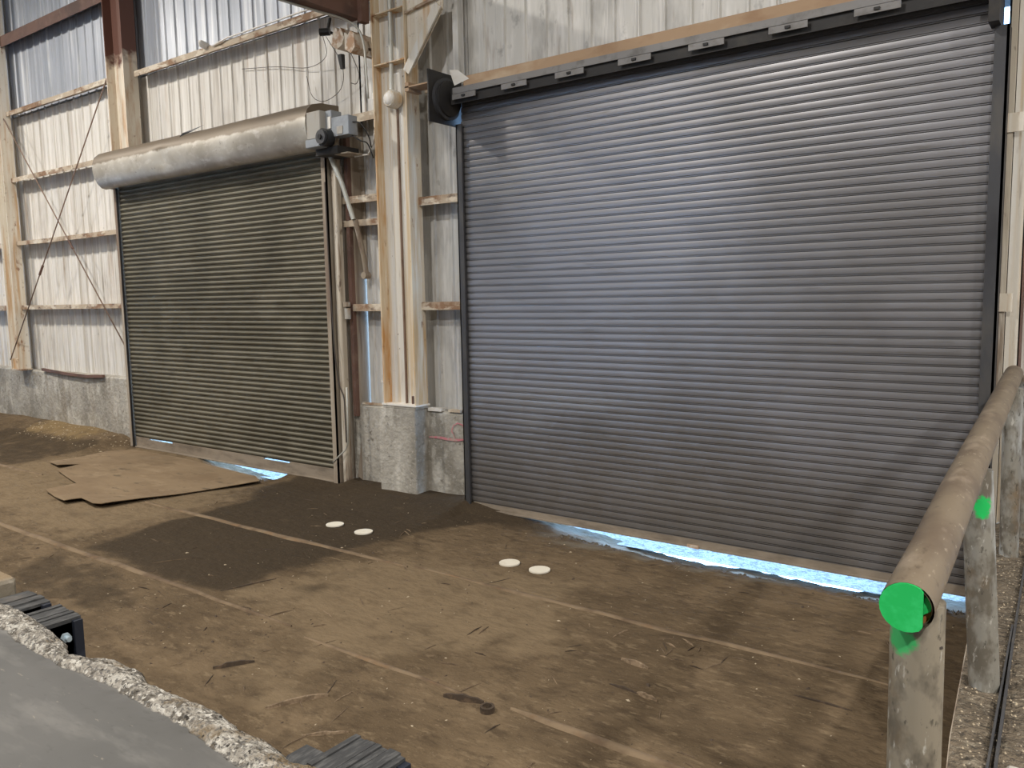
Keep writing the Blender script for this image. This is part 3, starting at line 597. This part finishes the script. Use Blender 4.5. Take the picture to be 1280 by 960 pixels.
def make_olive_door():
    d = empty('door_1', (-10.9, 7.26, 0), 'olive grey roll-up slat door under a round galvanised hood', 'door', kind='structure')
    curtain(d, -13.48, -8.30, .205, 4.52, 58, 7.27, 'round', 'door_olive')
    # bottom bar, dented loose from the lowest slat in two places
    mb = MB().box(-13.47, -8.36, 7.255, 7.285, .055, .165)
    for a, b in ((-13.47,-13.05),(-12.35,-9.95),(-9.35,-8.36)): mb.box(a, b, 7.255, 7.285, .165, .215)
    for a, b in ((-13.05,-12.35),(-9.95,-9.35)): mb.box(a, b, 7.255, 7.285, .165, .190)
    mb.box(-13.45, -8.38, 7.215, 7.31, .04, .055); mb.build('bottom_bar', 'bar_tan', d)
    # hood
    prof = [(7.42,4.98),(7.12,4.965),(6.98,4.93),(6.90,4.86),(6.865,4.77),(6.855,4.66),(6.875,4.55),(6.92,4.45),(6.985,4.385),(7.06,4.365),(7.08,4.38)]
    vs = []; xs = [-13.52+ (5.30*i/60) for i in range(61)]
    for x in xs:
        for k, (y, z) in enumerate(prof):
            dent = 0
            dent += .07*math.exp(-((x+11.55)/.10)**2-((z-4.62)/.07)**2) + .03*math.exp(-((x+11.35)/.3)**2-((z-4.55)/.12)**2)
            dent += .025*math.exp(-((x+10.6)/.4)**2-((z-4.42)/.05)**2) + .010*nz(x*1.3, z*2)
            vs.append((x, y+dent, z+.006*nz(x*1.1, 3)))
    k = len(prof)
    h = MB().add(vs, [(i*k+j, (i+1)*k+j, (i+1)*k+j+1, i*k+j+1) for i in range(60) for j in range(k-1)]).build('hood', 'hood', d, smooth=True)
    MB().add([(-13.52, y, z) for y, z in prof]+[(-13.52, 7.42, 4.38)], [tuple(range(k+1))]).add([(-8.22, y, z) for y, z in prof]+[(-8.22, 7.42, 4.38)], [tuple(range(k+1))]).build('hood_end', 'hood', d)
    mb = MB(); mb.add([(-11.06,6.905,4.875),(-10.72,6.92,4.925),(-10.5,6.96,4.985),(-10.95,6.895,4.92)], [(0,1,2,3)]); mb.build('torn_flap', 'guide', h)
    MB().box(-13.57, -13.505, 7.205, 7.225, .05, 4.4).box(-13.57, -13.54, 7.215, 7.40, -.05, 4.45).build('guide', 'jamb_old', d); MB().box(-13.54, -13.44, 7.30, 7.32, -.05, 4.45).box(-13.507, -13.487, 7.21, 7.235, .05, 4.4).build('guide_back', 'black', d)
    # right guide: rusty angle, cream tube and a brown strip
    MB().box(-8.36, -8.27, 7.20, 7.225, .02, 4.40).box(-8.285, -8.27, 7.20, 7.40, .02, 4.40).build('guide', 'jamb_old', d)
    MB().box(-8.22, -8.13, 7.24, 7.33, -.05, 4.55).build('jamb_tube', 'jamb_pale', d, bevel=.01)
    MB().box(-8.10, -8.04, 7.36, 7.42, .95, 4.6).build('jamb_strip', 'girt_dark', d)
    # electrical lead clipped down the jamb
    mb = MB().tube(curve([(-8.27,7.18,4.0),(-8.26,7.18,3.0),(-8.24,7.19,2.1),(-8.2,7.17,1.75),(-8.16,7.18,1.40),(-8.10,7.2,1.22),(-8.09,7.2,1.0),(-8.085,7.2,.62)]), .009, 8)
    mb.build('lead', 'wire', d, smooth=True)
    MB().tube([(-8.06,7.22,1.35),(-8.065,7.22,.9),(-8.07,7.21,.60),(-8.10,7.19,.52),(-8.19,7.17,.44),(-8.29,7.14,.34)], .011, 8).build('lead', 'conduit', d, smooth=True)
make_olive_door()

# ------------------------------------------------------------------ columns and steel of the back wall
def hcol(name, xl, xr, yf, yb, z0, z1, mats, label, tf=.018):
    o = empty(name, ((xl+xr)/2, (yf+yb)/2, z0), label, 'column', kind='structure')
    yw = (yf+yb)/2
    MB().box(xl, xl+tf, yf, yb, z0, z1).build('flange', mats[0], o); MB().box(xr-tf, xr, yf, yb, z0, z1).build('flange', mats[-1] if len(mats) > 2 else mats[0], o)
    MB().box(xl+tf, xr-tf, yw+.02, yw+.032, z0, z1).build('web', mats[1], o)
    return o
c = hcol('steel_column', -7.36, -6.81, 7.20, 7.42, 1.19, 9.5, ('column_edge', 'column_web', 'column_pale'), 'cream rust-streaked steel column between the two doors')
MB().box(-7.345, -6.825, 7.21, 7.33, 5.275, 5.29).build('stiffener', 'column_edge', c); MB().box(-7.345, -6.825, 7.21, 7.33, 5.86, 5.875).build('stiffener', 'column_edge', c)
MB().box(-7.085, -7.065, 7.305, 7.34, 1.19, 4.75).build('web_seam', 'rod', c)
MB().box(-7.38, -6.80, 7.18, 7.44, 1.172, 1.192).build('base_plate', 'white', c); MB().box(-7.37, -6.81, 7.19, 7.44, 1.14, 1.168).build('base_plate', 'conc', c)
c['label'] = 'cream rust-streaked steel column between the two doors'
MB().box(-6.965, -6.95, 7.29, 7.315, 1.19, 1.29).build('anchor_bolt', 'girt_dark', c)
# gusset with its angle, bolted to the column's right flange
mb = MB().prism([(-6.80,5.30),(-6.80,5.95),(-6.25,5.95),(-6.25,5.72),(-6.72,5.16)], 'y', 7.24, 7.255); mb.build('gusset_plate', 'column', c)
MB().bar((-6.80,7.20,5.12),(-6.28,7.20,5.76),.11,.02, up=(0,1,0)).build('gusset_flange', 'column_web', c)
MB().box(-6.25, -6.17, 7.40, 7.5, 4.95, 9.5).build('gusset_post', 'siding_grey', c)
MB().bar((-6.80,7.22,5.78),(-6.2,7.22,5.86),.05,.03).build('gusset_tie', 'girt', c)
MB().box(-6.72, -6.16, 7.08, 7.3, 4.90, 4.915).box(-6.72, -6.66, 7.08, 7.3, 4.86, 4.96).build('seat_angle', 'beam_tan', c)
hcol('steel_column', -13.56, -13.02, 7.22, 7.46, 4.9, 9.55, ('column_two', 'column_two'), 'brown-painted steel column rising behind the left end of the door hood')
cl = hcol('steel_column', -18.06, -17.70, 7.22, 7.44, 1.19, 9.55, ('column', 'column'), 'cream steel column at the left edge with crossed rods tied to its foot')
MB().box(-18.06, -17.62, 7.2, 7.44, 1.19, 1.215).build('base_plate', 'girt', cl); MB().box(-17.98, -17.74, 7.22, 7.3, 1.2, 1.42).build('foot_plate', 'column_edge', cl)
def rod(a, b, label, mid):
    a = Vector(a); b = Vector(b); o = empty('brace_rod', a, label, 'rod', 'crossed brace rods in the left bay')
    MB().tube([a, b], .011, 8).build('rod', 'rod', o, smooth=True)
    p = a.lerp(b, mid); q = a.lerp(b, mid+.035); MB().tube([p, q], .022, 8).build('turnbuckle', 'girt_dark', o, smooth='auto')
rod((-13.70,7.30,6.22), (-18.0,7.19,1.40), 'thin brace rod falling from the brown column to the foot of the left column', .62)
rod((-17.72,7.31,6.14), (-13.60,7.31,1.62), 'thin brace rod falling from the left column toward the olive door jamb', .55)
# beam that runs out over the room from the column
b = empty('roof_beam', (-7.54, 7.1, 5.82), 'dark red-brown steel beam coming out overhead beside the column', 'beam', kind='structure')
MB().box(-7.63, -7.45, 1.5, 7.12, 5.82, 5.84).build('flange', 'girt_dark', b); MB().box(-7.63, -7.45, 1.5, 7.12, 6.55, 6.57).build('flange', 'girt_dark', b)
MB().box(-7.46, -7.45, 1.5, 7.12, 5.84, 6.55).build('web', 'girt_dark', b)
MB().box(-7.46, -7.38, 7.08, 7.2, 5.78, 6.1).build('end_plate', 'girt_dark', b)

# ------------------------------------------------------------------ fixtures on the wall
f = empty('wall_bracket', (-7.65, 7.2, 5.6), 'rusted flaking white bracket under the end of the overhead beam', 'bracket')
MB().prism([(-7.93,5.60),(-7.90,5.74),(-7.84,5.80),(-7.80,5.74),(-7.76,5.78),(-7.70,5.66),(-7.74,5.58),(-7.83,5.54)], 'y', 7.08, 7.40).build('mount_block', 'rust_white', f); MB().prism([(-7.66,5.50),(-7.66,5.70),(-7.60,5.66),(-7.56,5.70),(-7.50,5.66),(-7.49,5.50),(-7.56,5.44)], 'y', 7.05, 7.40).build('mount_block', 'rust_white', f); MB().bar((-7.95,7.3,5.64),(-7.42,7.3,5.50),.05,.03).bar((-7.78,7.25,5.62),(-7.6,7.25,5.72),.03,.03).build('mount_bar', 'wood_dark', f)
MB().prism([(-7.85,5.56),(-7.45,5.42),(-7.38,5.5),(-7.5,5.62)], 'y', 7.28, 7.30).build('face_plate', 'girt', f)
MB().tube([(-7.72,7.04,5.44),(-7.70,7.04,5.28)], [.045,.03], 8).build('dark_cap', 'plastic_black', f)
f = empty('flood_light', (-8.0, 7.1, 5.78), 'small black flood light on the wall left of the beam bracket', 'light')
MB().tube([(-8.06,7.02,5.77),(-7.95,7.08,5.77)], .045, 14).build('housing', 'plastic_black', f, smooth='auto'); MB().bar((-7.94,7.1,5.76),(-7.86,7.1,5.72),.03,.03).build('arm', 'plastic_black', f)
MB().tube([(-8.0,7.1,5.82),(-7.98,7.12,5.95)], .02, 8).build('arm', 'plastic_black', f)
mb = MB(); mb.tube(curve([(-8.05,7.05,5.75),(-8.4,7.4,5.63),(-8.9,7.52,5.60),(-9.6,7.55,5.74),(-10.4,7.56,5.85)]), .004, 6); mb.tube(curve([(-8.0,7.06,5.72),(-8.05,7.35,5.45),(-8.25,7.5,5.22),(-8.6,7.53,5.12),(-8.85,7.53,5.22),(-8.95,7.53,5.5)]), .004, 6); mb.tube(curve([(-7.72,7.2,5.5),(-7.75,7.35,5.3),(-7.85,7.4,5.2),(-7.95,7.4,5.22)]), .005, 6)
mb.build('cable', 'wire', f)
single(MB().tube(curve([(-7.62,5.8,5.80),(-7.58,6.5,5.80),(-7.52,6.9,5.79),(-7.45,7.08,5.70),(-7.40,7.12,5.50),(-7.385,7.12,5.30),(-7.385,7.14,4.9)]), .014, 8), 'conduit', 'conduit', 'bent grey conduit curving off the beam down the column side', 'conduit', loc=(-7.385,7.14,4.9), smooth=True)
f = empty('round_fixture', (-7.08, 7.22, 4.86), 'round cream wall fixture hanging from a pipe on the rusty column', 'light')
MB().tube([(-7.085,7.24,4.95),(-7.085,7.25,5.3),(-7.085,7.26,9.4)], .027, 12).build('pipe', 'conduit', f, smooth='auto')
mb = MB(); mb.tube([(-7.075,7.30,4.86),(-7.075,7.20,4.86),(-7.075,7.17,4.86)], [.105,.105,.085], 24); mb.build('body', 'column_web', f, smooth='auto')
mb = MB(); mb.tube([(-7.075,7.168,4.86),(-7.075,7.15,4.86),(-7.075,7.14,4.86)], [.075,.06,.03], 24); mb.build('lens', 'white', f, smooth='auto')
f = empty('wall_conduit', (-9.6, 7.3, 6.2), 'long pale conduit lying along the girt above the olive door', 'conduit')
MB().tube([(-10.75,7.33,6.19),(-10.6,7.32,6.20),(-10.4,7.33,6.23),(-9.0,7.33,6.24),(-7.7,7.33,6.24)], .012, 8).build('pipe', 'white', f, smooth=True)
MB().tube([(-10.95,7.40,6.22),(-10.95,7.28,6.25),(-10.93,7.24,6.27)], [.05,.05,.02], 12).build('fitting', 'white', f, smooth='auto')
f = empty('junction_fitting', (-7.45, 7.4, 4.75), 'small white electrical fitting left of the rusty column', 'fitting')
MB().box(-7.55, -7.42, 7.36, 7.42, 4.94, 5.03).build('box', 'white', f, bevel=.01); MB().box(-7.52, -7.46, 7.34, 7.40, 4.60, 4.70).build('box', 'white', f, bevel=.01)
mb = MB(); mb.tube([(-7.47,7.33,4.62),(-7.48,7.3,4.42),(-7.56,7.28,4.28),(-7.72,7.2,4.26)], .012, 8); mb.tube([(-7.46,7.34,4.60),(-7.36,7.3,4.58)], .01, 8); mb.build('cable', 'white', f, smooth=True)

op = empty('door_operator', (-8.0, 7.05, 4.4), 'electric operator with grey boxes on the right end of the door hood', 'operator')
MB().box(-8.20, -7.95, 6.86, 7.12, 4.47, 4.80).build('gearbox', 'gearbox', op, bevel=.008)
MB().box(-8.19, -7.93, 6.82, 6.98, 4.36, 4.46).build('motor_end', 'box_grey', op, bevel=.008)
MB().box(-7.95, -7.84, 6.95, 7.12, 4.52, 4.80).build('side_box', 'box_grey', op, bevel=.005)
w = MB().tube([(-7.885,6.95,4.465),(-7.885,6.83,4.465)], .105, 24).build('motor', 'plastic_black', op, smooth='auto')
MB().tube([(-7.885,6.832,4.465),(-7.885,6.80,4.465)], .085, 24).build('chain_wheel', 'guide', w, smooth='auto'); MB().tube([(-7.885,6.80,4.465),(-7.885,6.78,4.465)], .03, 12).build('hub', 'plastic_black', w, smooth='auto')
cb = MB().box(-7.82, -7.52, 6.93, 7.08, 4.47, 4.70).build('control_box', 'box_grey', op, bevel=.006)
MB().box(-7.72, -7.62, 6.922, 6.931, 4.49, 4.58).build('sticker', 'gearbox', cb)
MB().box(-7.90, -7.845, 6.935, 6.951, 4.58, 4.72).build('sticker', 'white', cb)
MB().box(-8.15, -7.75, 6.95, 7.3, 4.28, 4.37).build('mount_bracket', 'black', op); MB().box(-7.86, -7.62, 7.0, 7.25, 4.27, 4.285).build('shelf', 'jamb_old', op)
mb = MB(); mb.tube(curve([(-7.52,7.0,4.62),(-7.44,7.05,4.60),(-7.36,7.1,4.45),(-7.40,7.18,4.33)]), .008, 8); mb.tube(curve([(-7.54,7.0,4.47),(-7.45,7.05,4.40),(-7.38,7.1,4.36),(-7.37,7.18,4.20)]), .008, 8); mb.build('cable', 'plastic_black', op, smooth=True)
f = empty('brace_pipe', (-8.1, 7.1, 4.3), 'pale grey-green pipe slanting down from the door operator to the double girts', 'pipe')
MB().tube([(-8.12,7.12,4.36),(-7.97,7.2,3.95),(-7.84,7.25,3.50)], .030, 12).build('pipe', 'conduit', f, smooth='auto'); MB().tube([(-7.84,7.28,3.5),(-7.86,7.42,3.05),(-7.88,7.48,2.8)], .034, 12).build('pipe', 'jamb_old', f, smooth='auto')
MB().tube([(-7.88,7.42,2.80),(-7.88,7.52,2.80)], .045, 12).build('flange', 'jamb_old', f, smooth='auto')
f = empty('pipe_fitting', (-8.05, 7.3, 2.35), 'rusty bolted clamp at the end of the middle girt beside the door jamb', 'fitting')
MB().tube([(-8.06,7.28,2.46),(-8.06,7.28,2.40)], .045, 8).build('cap', 'jamb_old', f); MB().tube([(-8.05,7.28,2.38),(-8.05,7.28,2.24)], .04, 8).build('body', 'gearbox', f, smooth='auto')
single(MB().tube([(-7.72,7.56,1.12),(-7.72,7.55,1.40)], .010, 8).tube([(-7.72,7.55,1.40),(-7.72,7.55,1.43)], .028, 8), 'stub_pipe', 'white', 'short white stub standing on the concrete ledge left of the column', 'pipe', loc=(-7.72,7.56,1.12), smooth='auto')

# ------------------------------------------------------------------ pipe railing
rl = empty('pipe_railing', (-.36, 2.16, 0), 'thick tan pipe railing with a bright green painted end', 'railing')
RP = [(-.368,2.05,1.748),(-.385,2.5,1.763),(-.415,3.1,1.782),(-.442,3.72,1.80),(-.495,4.9,1.824),(-.556,6.3,1.856),(-.585,6.95,1.868)]
RC = .0605
rail = MB().tube(RP, RC, 28, caps=False).tube([tuple(Vector(p)+Vector((0,.001,0))) for p in RP], RC-.006, 28, caps=False).build('rail', 'pipe', rl, smooth='auto')
# green plate welded over most of the open end, gap on its right
mb = MB(); n = 24; pts = []
for k in range(n):
    a = 2*math.pi*k/n; x = math.cos(a)*RC*.985; z = math.sin(a)*RC*.985
    pts.append((-.368+min(x, .036), 1.748+z))
mb.prism(pts, 'y', 2.044, 2.056).build('end_cap', 'green', rl)
MB().tube([(-.368,2.075,1.748),(-.368,2.085,1.748)], RC-.006, 24).build('pipe_inside', 'rust_in', rl)
MB().prism([(-.335,1.730),(-.318,1.742),(-.316,1.755),(-.325,1.775),(-.332,1.775)], 'y', 2.066, 2.072).build('paint_patch', 'green', rl)
def post(x0, y0, z0, x1, y1, z1, r, m):
    n = 7; mb = MB(); mb.tube([(x0+(x1-x0)*i/n, y0+(y1-y0)*i/n, z0+(z1-z0)*i/n) for i in range(n+1)], r, 28); return mb.build('post', m, rl, smooth='auto')
post(-.350,2.165,0, -.360,2.15,1.735, .062, 'post_green')
post(-.362,3.73,.80, -.425,3.72,1.765, .0575, 'post_spot')
post(-.509,6.30,.62, -.530,6.30,1.83, .0575, 'post')
post(-.470,7.00,.60, -.515,6.95,1.85, .055, 'post')
MB().bar((-.335,2.10,1.635),(-.30,2.13,1.635),.006,.006).build('weld_scar', 'wire', rl)

# ------------------------------------------------------------------ dock bumpers and the block beside them
def bumper(x0, x1, y0, y1, z0, z1, n, label, angle=True):
    o = empty('dock_bumper', ((x0+x1)/2, (y0+y1)/2, z0), label, 'bumper', 'dock bumpers along the platform edge')
    w = (x1-x0-.02)/n
    for i in range(n):
        a = x0+w*i; dz = R.uniform(-.006, .008); dy = R.uniform(-.008, .008)
        MB().box(a+.001, a+w-.002, y0, y1+dy, z0, z1+dz).build('rubber_ply', 'rubber', o)
    if angle:
        MB().box(x1-.03, x1-.022, y0, y1-.045, z0, z1-.02).box(x1-.03, x1+.004, y1-.045, y1-.004, z0, z1-.012).build('end_angle', 'blue_steel', o)
        r = MB().tube([(x1-.06, y0+.085, z1-.075), (x1+.045, y0+.080, z1-.075)], .012, 10).build('bolt_rod', 'bolt', o, smooth='auto')
        MB().tube([(x1-.004, y0+.083, z1-.075), (x1+.020, y0+.081, z1-.075)], .022, 6).build('nut', 'bolt', r)
    return o
bumper(-4.555,-4.29, 1.64,1.81, .35,1.0, 4, 'black rubber dock bumper next to the tan concrete block')
bumper(-4.20,-3.945, 1.63,1.80, .35,1.0, 7, 'black rubber dock bumper showing its steel end angle and bolt')
bumper(-2.05,-1.785, 1.60,1.81, .35,1.0, 9, 'black rubber dock bumper at the bottom edge of the picture')
single(MB().box(-2.17,-2.06,1.60,1.70,.4,.985), 'bumper_lug', 'rubber', 'small black rubber lug wedged left of the nearest dock bumper', 'bumper', loc=(-2.11,1.65,.4), bevel=.01)
mb = MB(); mb.prism([(-6.4,0),(-4.86,0),(-4.855,.80),(-4.845,.985),(-4.87,1.0),(-6.4,1.0)], 'y', 1.60, 1.87)
bl = mb.build('concrete_block', 'block', None, bevel=.012); tag(bl, 'tan-topped chipped concrete block at the left edge beyond the bumpers', 'block')

# ------------------------------------------------------------------ flattened cardboard
def make_card():
    P = [(-13.42,5.79,.035),(-12.95,5.70,.05),(-12.80,5.98,.02),(-12.61,5.55,.03),(-11.50,5.30,.02),(-11.40,4.84,.045),(-10.5,4.67,.05),(-10.45,4.86,.03),(-10.02,4.79,.05),(-9.9,4.84,.05),(-9.81,5.3,.045),(-9.65,5.80,.02),(-9.53,6.21,.018),(-9.43,6.46,.03),(-9.36,6.74,.03),(-9.68,6.92,.02),(-11.63,7.12,.02),(-12.7,7.16,.02),(-13.32,7.1,.02),(-13.57,6.78,.02),(-13.45,6.31,.02)]
    bm = bmesh.new(); vs = [bm.verts.new((x, y, .018)) for x, y, z in P]; f = bm.faces.new(vs)
    bmesh.ops.triangulate(bm, faces=[f]); bmesh.ops.subdivide_edges(bm, edges=bm.edges[:], cuts=3, use_grid_fill=True)
    for v in bm.verts:
        h = .016+.004*nz(v.co.x*1.2, v.co.y*1.2)
        for x, y, z in P:
            h += max(0, z-.018)*math.exp(-((v.co.x-x)**2+(v.co.y-y)**2)/.09)*.8
        v.co.z = min(h, .055)
    bmesh.ops.recalc_face_normals(bm, faces=bm.faces)
    ex = bmesh.ops.extrude_face_region(bm, geom=bm.faces[:])
    for e in ex['geom']:
        if isinstance(e, bmesh.types.BMVert): e.co.z += .008
    bmesh.ops.recalc_face_normals(bm, faces=bm.faces)
    me = bpy.data.meshes.new('cardboard_sheet'); bm.to_mesh(me); bm.free(); me.materials.append(M['card'])
    o = bpy.data.objects.new('cardboard_sheet', me); COL.objects.link(o)
    tag(o, 'flattened dirty cardboard box lying in front of the olive door', 'cardboard')
make_card()

# ------------------------------------------------------------------ white discs
for (x, y), lb in zip([(-6.88,5.91),(-6.39,5.88),(-4.48,5.94),(-4.13,5.93)],
    ['white paper disc on the dark damp floor, nearer the olive door of its pair', 'white paper disc on the dark damp floor, nearer the grey door of its pair',
     'white paper disc on the brown dirt before the grey door, nearer the column', 'white paper disc on the brown dirt before the grey door, farther from the column']):
    z = floor_h(x, y); mb = MB(); n = 28
    mb.prism([(x+.098*math.cos(2*math.pi*k/n)*(1+.02*nz(k, x)), y+.098*math.sin(2*math.pi*k/n)*(1+.02*nz(k, y))) for k in range(n)], 'z', z+.004, z+.016)
    single(mb, 'paper_disc', 'disc', lb, 'disc', 'white discs on the dirt floor', loc=(x, y, z))

# ------------------------------------------------------------------ wood scraps and litter
def stick_mb(a, b, w, h, seed, taper=.5):
    rr = random.Random(seed); mb = MB(); n = 6; vs = []
    a = Vector((*a, 0)); b = Vector((*b, 0)); d = (b-a).normalized(); s = Vector((-d.y, d.x, 0))
    for i in range(n+1):
        t = i/n; p = a.lerp(b, t)+s*rr.uniform(-.12, .12)*w; k = (1-taper*abs(2*t-1)**2)*rr.uniform(.8, 1.15)
        g = floor_h(p.x, p.y)
        for u, v in ((-.5, 0), (-.35, 1), (.3, .9), (.5, 0)): vs.append((p.x+s.x*u*w*k, p.y+s.y*u*w*k, g-.003+v*h*k))
    fs = [(4*i+j, 4*i+4+j, 4*i+4+(j+1)%4, 4*i+(j+1)%4) for i in range(n) for j in range(4)] + [(0,1,2,3), tuple(4*n+j for j in (3,2,1,0))]
    return mb.add(vs, fs)
BIG = [((-4.079,2.895),(-3.894,3.229),.036,.036,'wood_pale','wood_scrap','longest split wood scrap, lying on the dirt beyond the broken platform edge'),
       ((-3.64,2.821),(-3.459,3.009),.026,.022,'wood_pale','wood_scrap','straight pale wood stick just beyond the nearest dock bumper'),
       ((-4.858,3.045),(-4.714,3.277),.036,.036,'wood_dark','wood_scrap','dark broken wood scrap between the bolted bumper and the first joint strip'),
       ((-3.293,3.654),(-3.025,3.714),.042,.045,'wood_dark','wood_scrap','thick dark rotten wood piece beside the small dark ring'),
       ((-2.514,4.381),(-2.30,4.366),.025,.018,'wood_dark','wood_scrap','dark end of a long stick lying on the floor before the grey door'),
       ((-2.31,4.372),(-2.161,4.352),.040,.022,'wood_pale','wood_scrap','pale chip butted against the tip of the dark stick before the grey door'),
       ((-2.62,4.73),(-2.404,4.703),.040,.030,'wood_pale','wood_scrap','stubby pale wood offcut on the dirt between the discs and the railing'),
       ((-6.129,3.954),(-5.988,4.434),.025,.014,'wood_dark','wood_scrap','thin dark stick along the rim of the large damp patch'),
       ((-1.496,4.898),(-1.154,4.894),.022,.014,'wood_dark','wood_scrap','thin dark twig in the rail shadow left of the green-ended railing')]
for i, (a, b, w, h, m, nm, lb) in enumerate(BIG):
    single(stick_mb(a, b, w, h, i), nm, m, lb, 'wood', loc=(a[0], a[1], floor_h(*a)))
SMALL = [((-3.801,3.194),(-3.807,3.365)),((-3.906,3.221),(-4.023,3.416)),((-3.621,2.994),(-3.688,3.223)),((-3.037,4.681),(-2.952,4.804)),((-2.939,4.653),(-2.738,4.696)),((-2.853,5.021),(-2.82,5.218)),((-3.762,4.441),(-3.765,4.634)),((-3.70,4.50),(-3.72,4.66)),((-3.469,5.614),(-3.312,5.808)),((-3.246,5.731),(-3.11,5.909)),((-4.323,5.367),(-4.221,5.63)),((-5.665,4.933),(-5.525,4.972)),((-1.827,3.895),(-1.698,3.9)),((-1.758,3.83),(-1.655,3.802)),((-6.701,3.667),(-6.357,3.598)),((-5.309,3.822),(-5.25,4.042)),((-4.559,3.633),(-4.513,3.864)),((-1.406,6.154),(-1.236,6.234)),((-2.097,4.912),(-2.025,5.077)),((-2.397,4.928),(-2.398,5.083)),((-2.21,4.907),(-2.093,4.901)),((-7.359,4.036),(-7.164,4.337)),((-7.772,3.126),(-7.648,3.208)),((-2.638,3.828),(-2.571,3.92)),((-3.109,3.358),(-3.031,3.369))]
for _ in range(95):
    x = R.uniform(-6.2, -1.0); y = R.uniform(2.6, 6.9)
    if R.random() < .25: x = R.uniform(-9, -6); y = R.uniform(2.9, 6.5)
    a = R.uniform(0, math.pi); l = R.uniform(.06, .20); SMALL.append(((x, y), (x+l*math.cos(a), y+l*math.sin(a))))
for _ in range(14):
    x = -2.2+R.gauss(0, .13); y = 5.0+R.gauss(0, .13); a = R.uniform(0, math.pi); l = R.uniform(.05, .14); SMALL.append(((x, y), (x+l*math.cos(a), y+l*math.sin(a))))
def splinter_label(p):
    x, y = p
    if abs(x+2.2) < .35 and abs(y-5.0) < .35: return 'small twig in the tangle of twigs before the right half of the grey door', 'wood', 'twigs in a tangle'
    if x < -6: return 'small splinter of wood on the dark damp patch of the floor', 'wood', 'splinters on the damp patch'
    if y < 3.76: return 'small splinter of wood between the platform edge and the first joint strip', 'wood', 'splinters beside the platform'
    if y < 5.33: return 'small splinter of wood between the two long joint strips', 'wood', 'splinters between the joint strips'
    return 'small splinter of wood between the second joint strip and the grey door', 'wood', 'splinters before the grey door'
for i, (a, b) in enumerate(SMALL):
    single(stick_mb(a, b, R.uniform(.006, .013), R.uniform(.008, .014), 100+i, .7), 'wood_splinter', R.choice(['wood', 'wood', 'wood_dark', 'wood_pale']), *splinter_label(a), loc=(a[0], a[1], floor_h(*a)))
mb = MB(); n = 20; cx, cy = -2.95, 3.66; g = floor_h(cx, cy); vs = []
for k in range(n):
    a = 2*math.pi*k/n
    for r, z in ((.045, 0), (.045, .035), (.030, .035), (.030, .004)): vs.append((cx+r*math.cos(a), cy+r*math.sin(a), g+z))
mb.add(vs, [(4*k+j, 4*((k+1) % n)+j, 4*((k+1) % n)+(j+1) % 4, 4*k+(j+1) % 4) for k in range(n) for j in range(4)])
single(mb, 'rubber_ring', 'wood_dark', 'small dark ring lying beside the rotten wood piece', 'ring', loc=(cx, cy, g), smooth='auto')
def litter(name, m, label, n, rmin, rmax, area, flat=.5, cat='litter'):
    mb = MB()
    for _ in range(n):
        x, y = area(); r = R.uniform(rmin, rmax)*(1 if R.random() > .1 else 1.7); a = R.uniform(0, 6.28); g = floor_h(x, y)-.002
        c, s = math.cos(a), math.sin(a); pts = [(1.3, 0), (0, .6), (-1.1, .2), (-.2, -.7)]
        vs = [(x+r*(p*c-q*s), y+r*(p*s+q*c), g) for p, q in pts] + [(x+r*.1, y, g+r*flat+.002)]
        mb.add(vs, [(0,1,4),(1,2,4),(2,3,4),(3,0,4),(3,2,1,0)])
    single(mb, name, m, label, cat, kind='stuff')
def everywhere():
    if R.random() < .55: return R.uniform(-7.5, -.8), R.uniform(2.2, 7.0)
    return R.uniform(-14, -4.5), R.uniform(2.4, 7.1)
litter('pale_litter', 'chip', 'pale wood chips and pebbles sprinkled over the dirt floor', 330, .005, .012, everywhere)
litter('dark_litter', 'chip_dark', 'dark crumbs of bark and soil sprinkled over the dirt floor', 600, .006, .016, everywhere)
def sill():
    x = R.uniform(-4.6, -.8); return x, 6.98+.13*R.random()+.03*nz(x*3, 1)
litter('sill_gravel', 'ramp', 'small stones along the dirt lip under the grey door', 700, .006, .018, sill, .9, 'gravel')
def mound():
    return R.uniform(-17, -13.7), R.uniform(6.7, 7.38)
litter('straw_litter', 'chip', 'straw and crumbs heaped against the left stem wall', 200, .006, .018, mound, .5)
for k in list(bpy.data.objects):
    if '_o' in k: del k['_o']
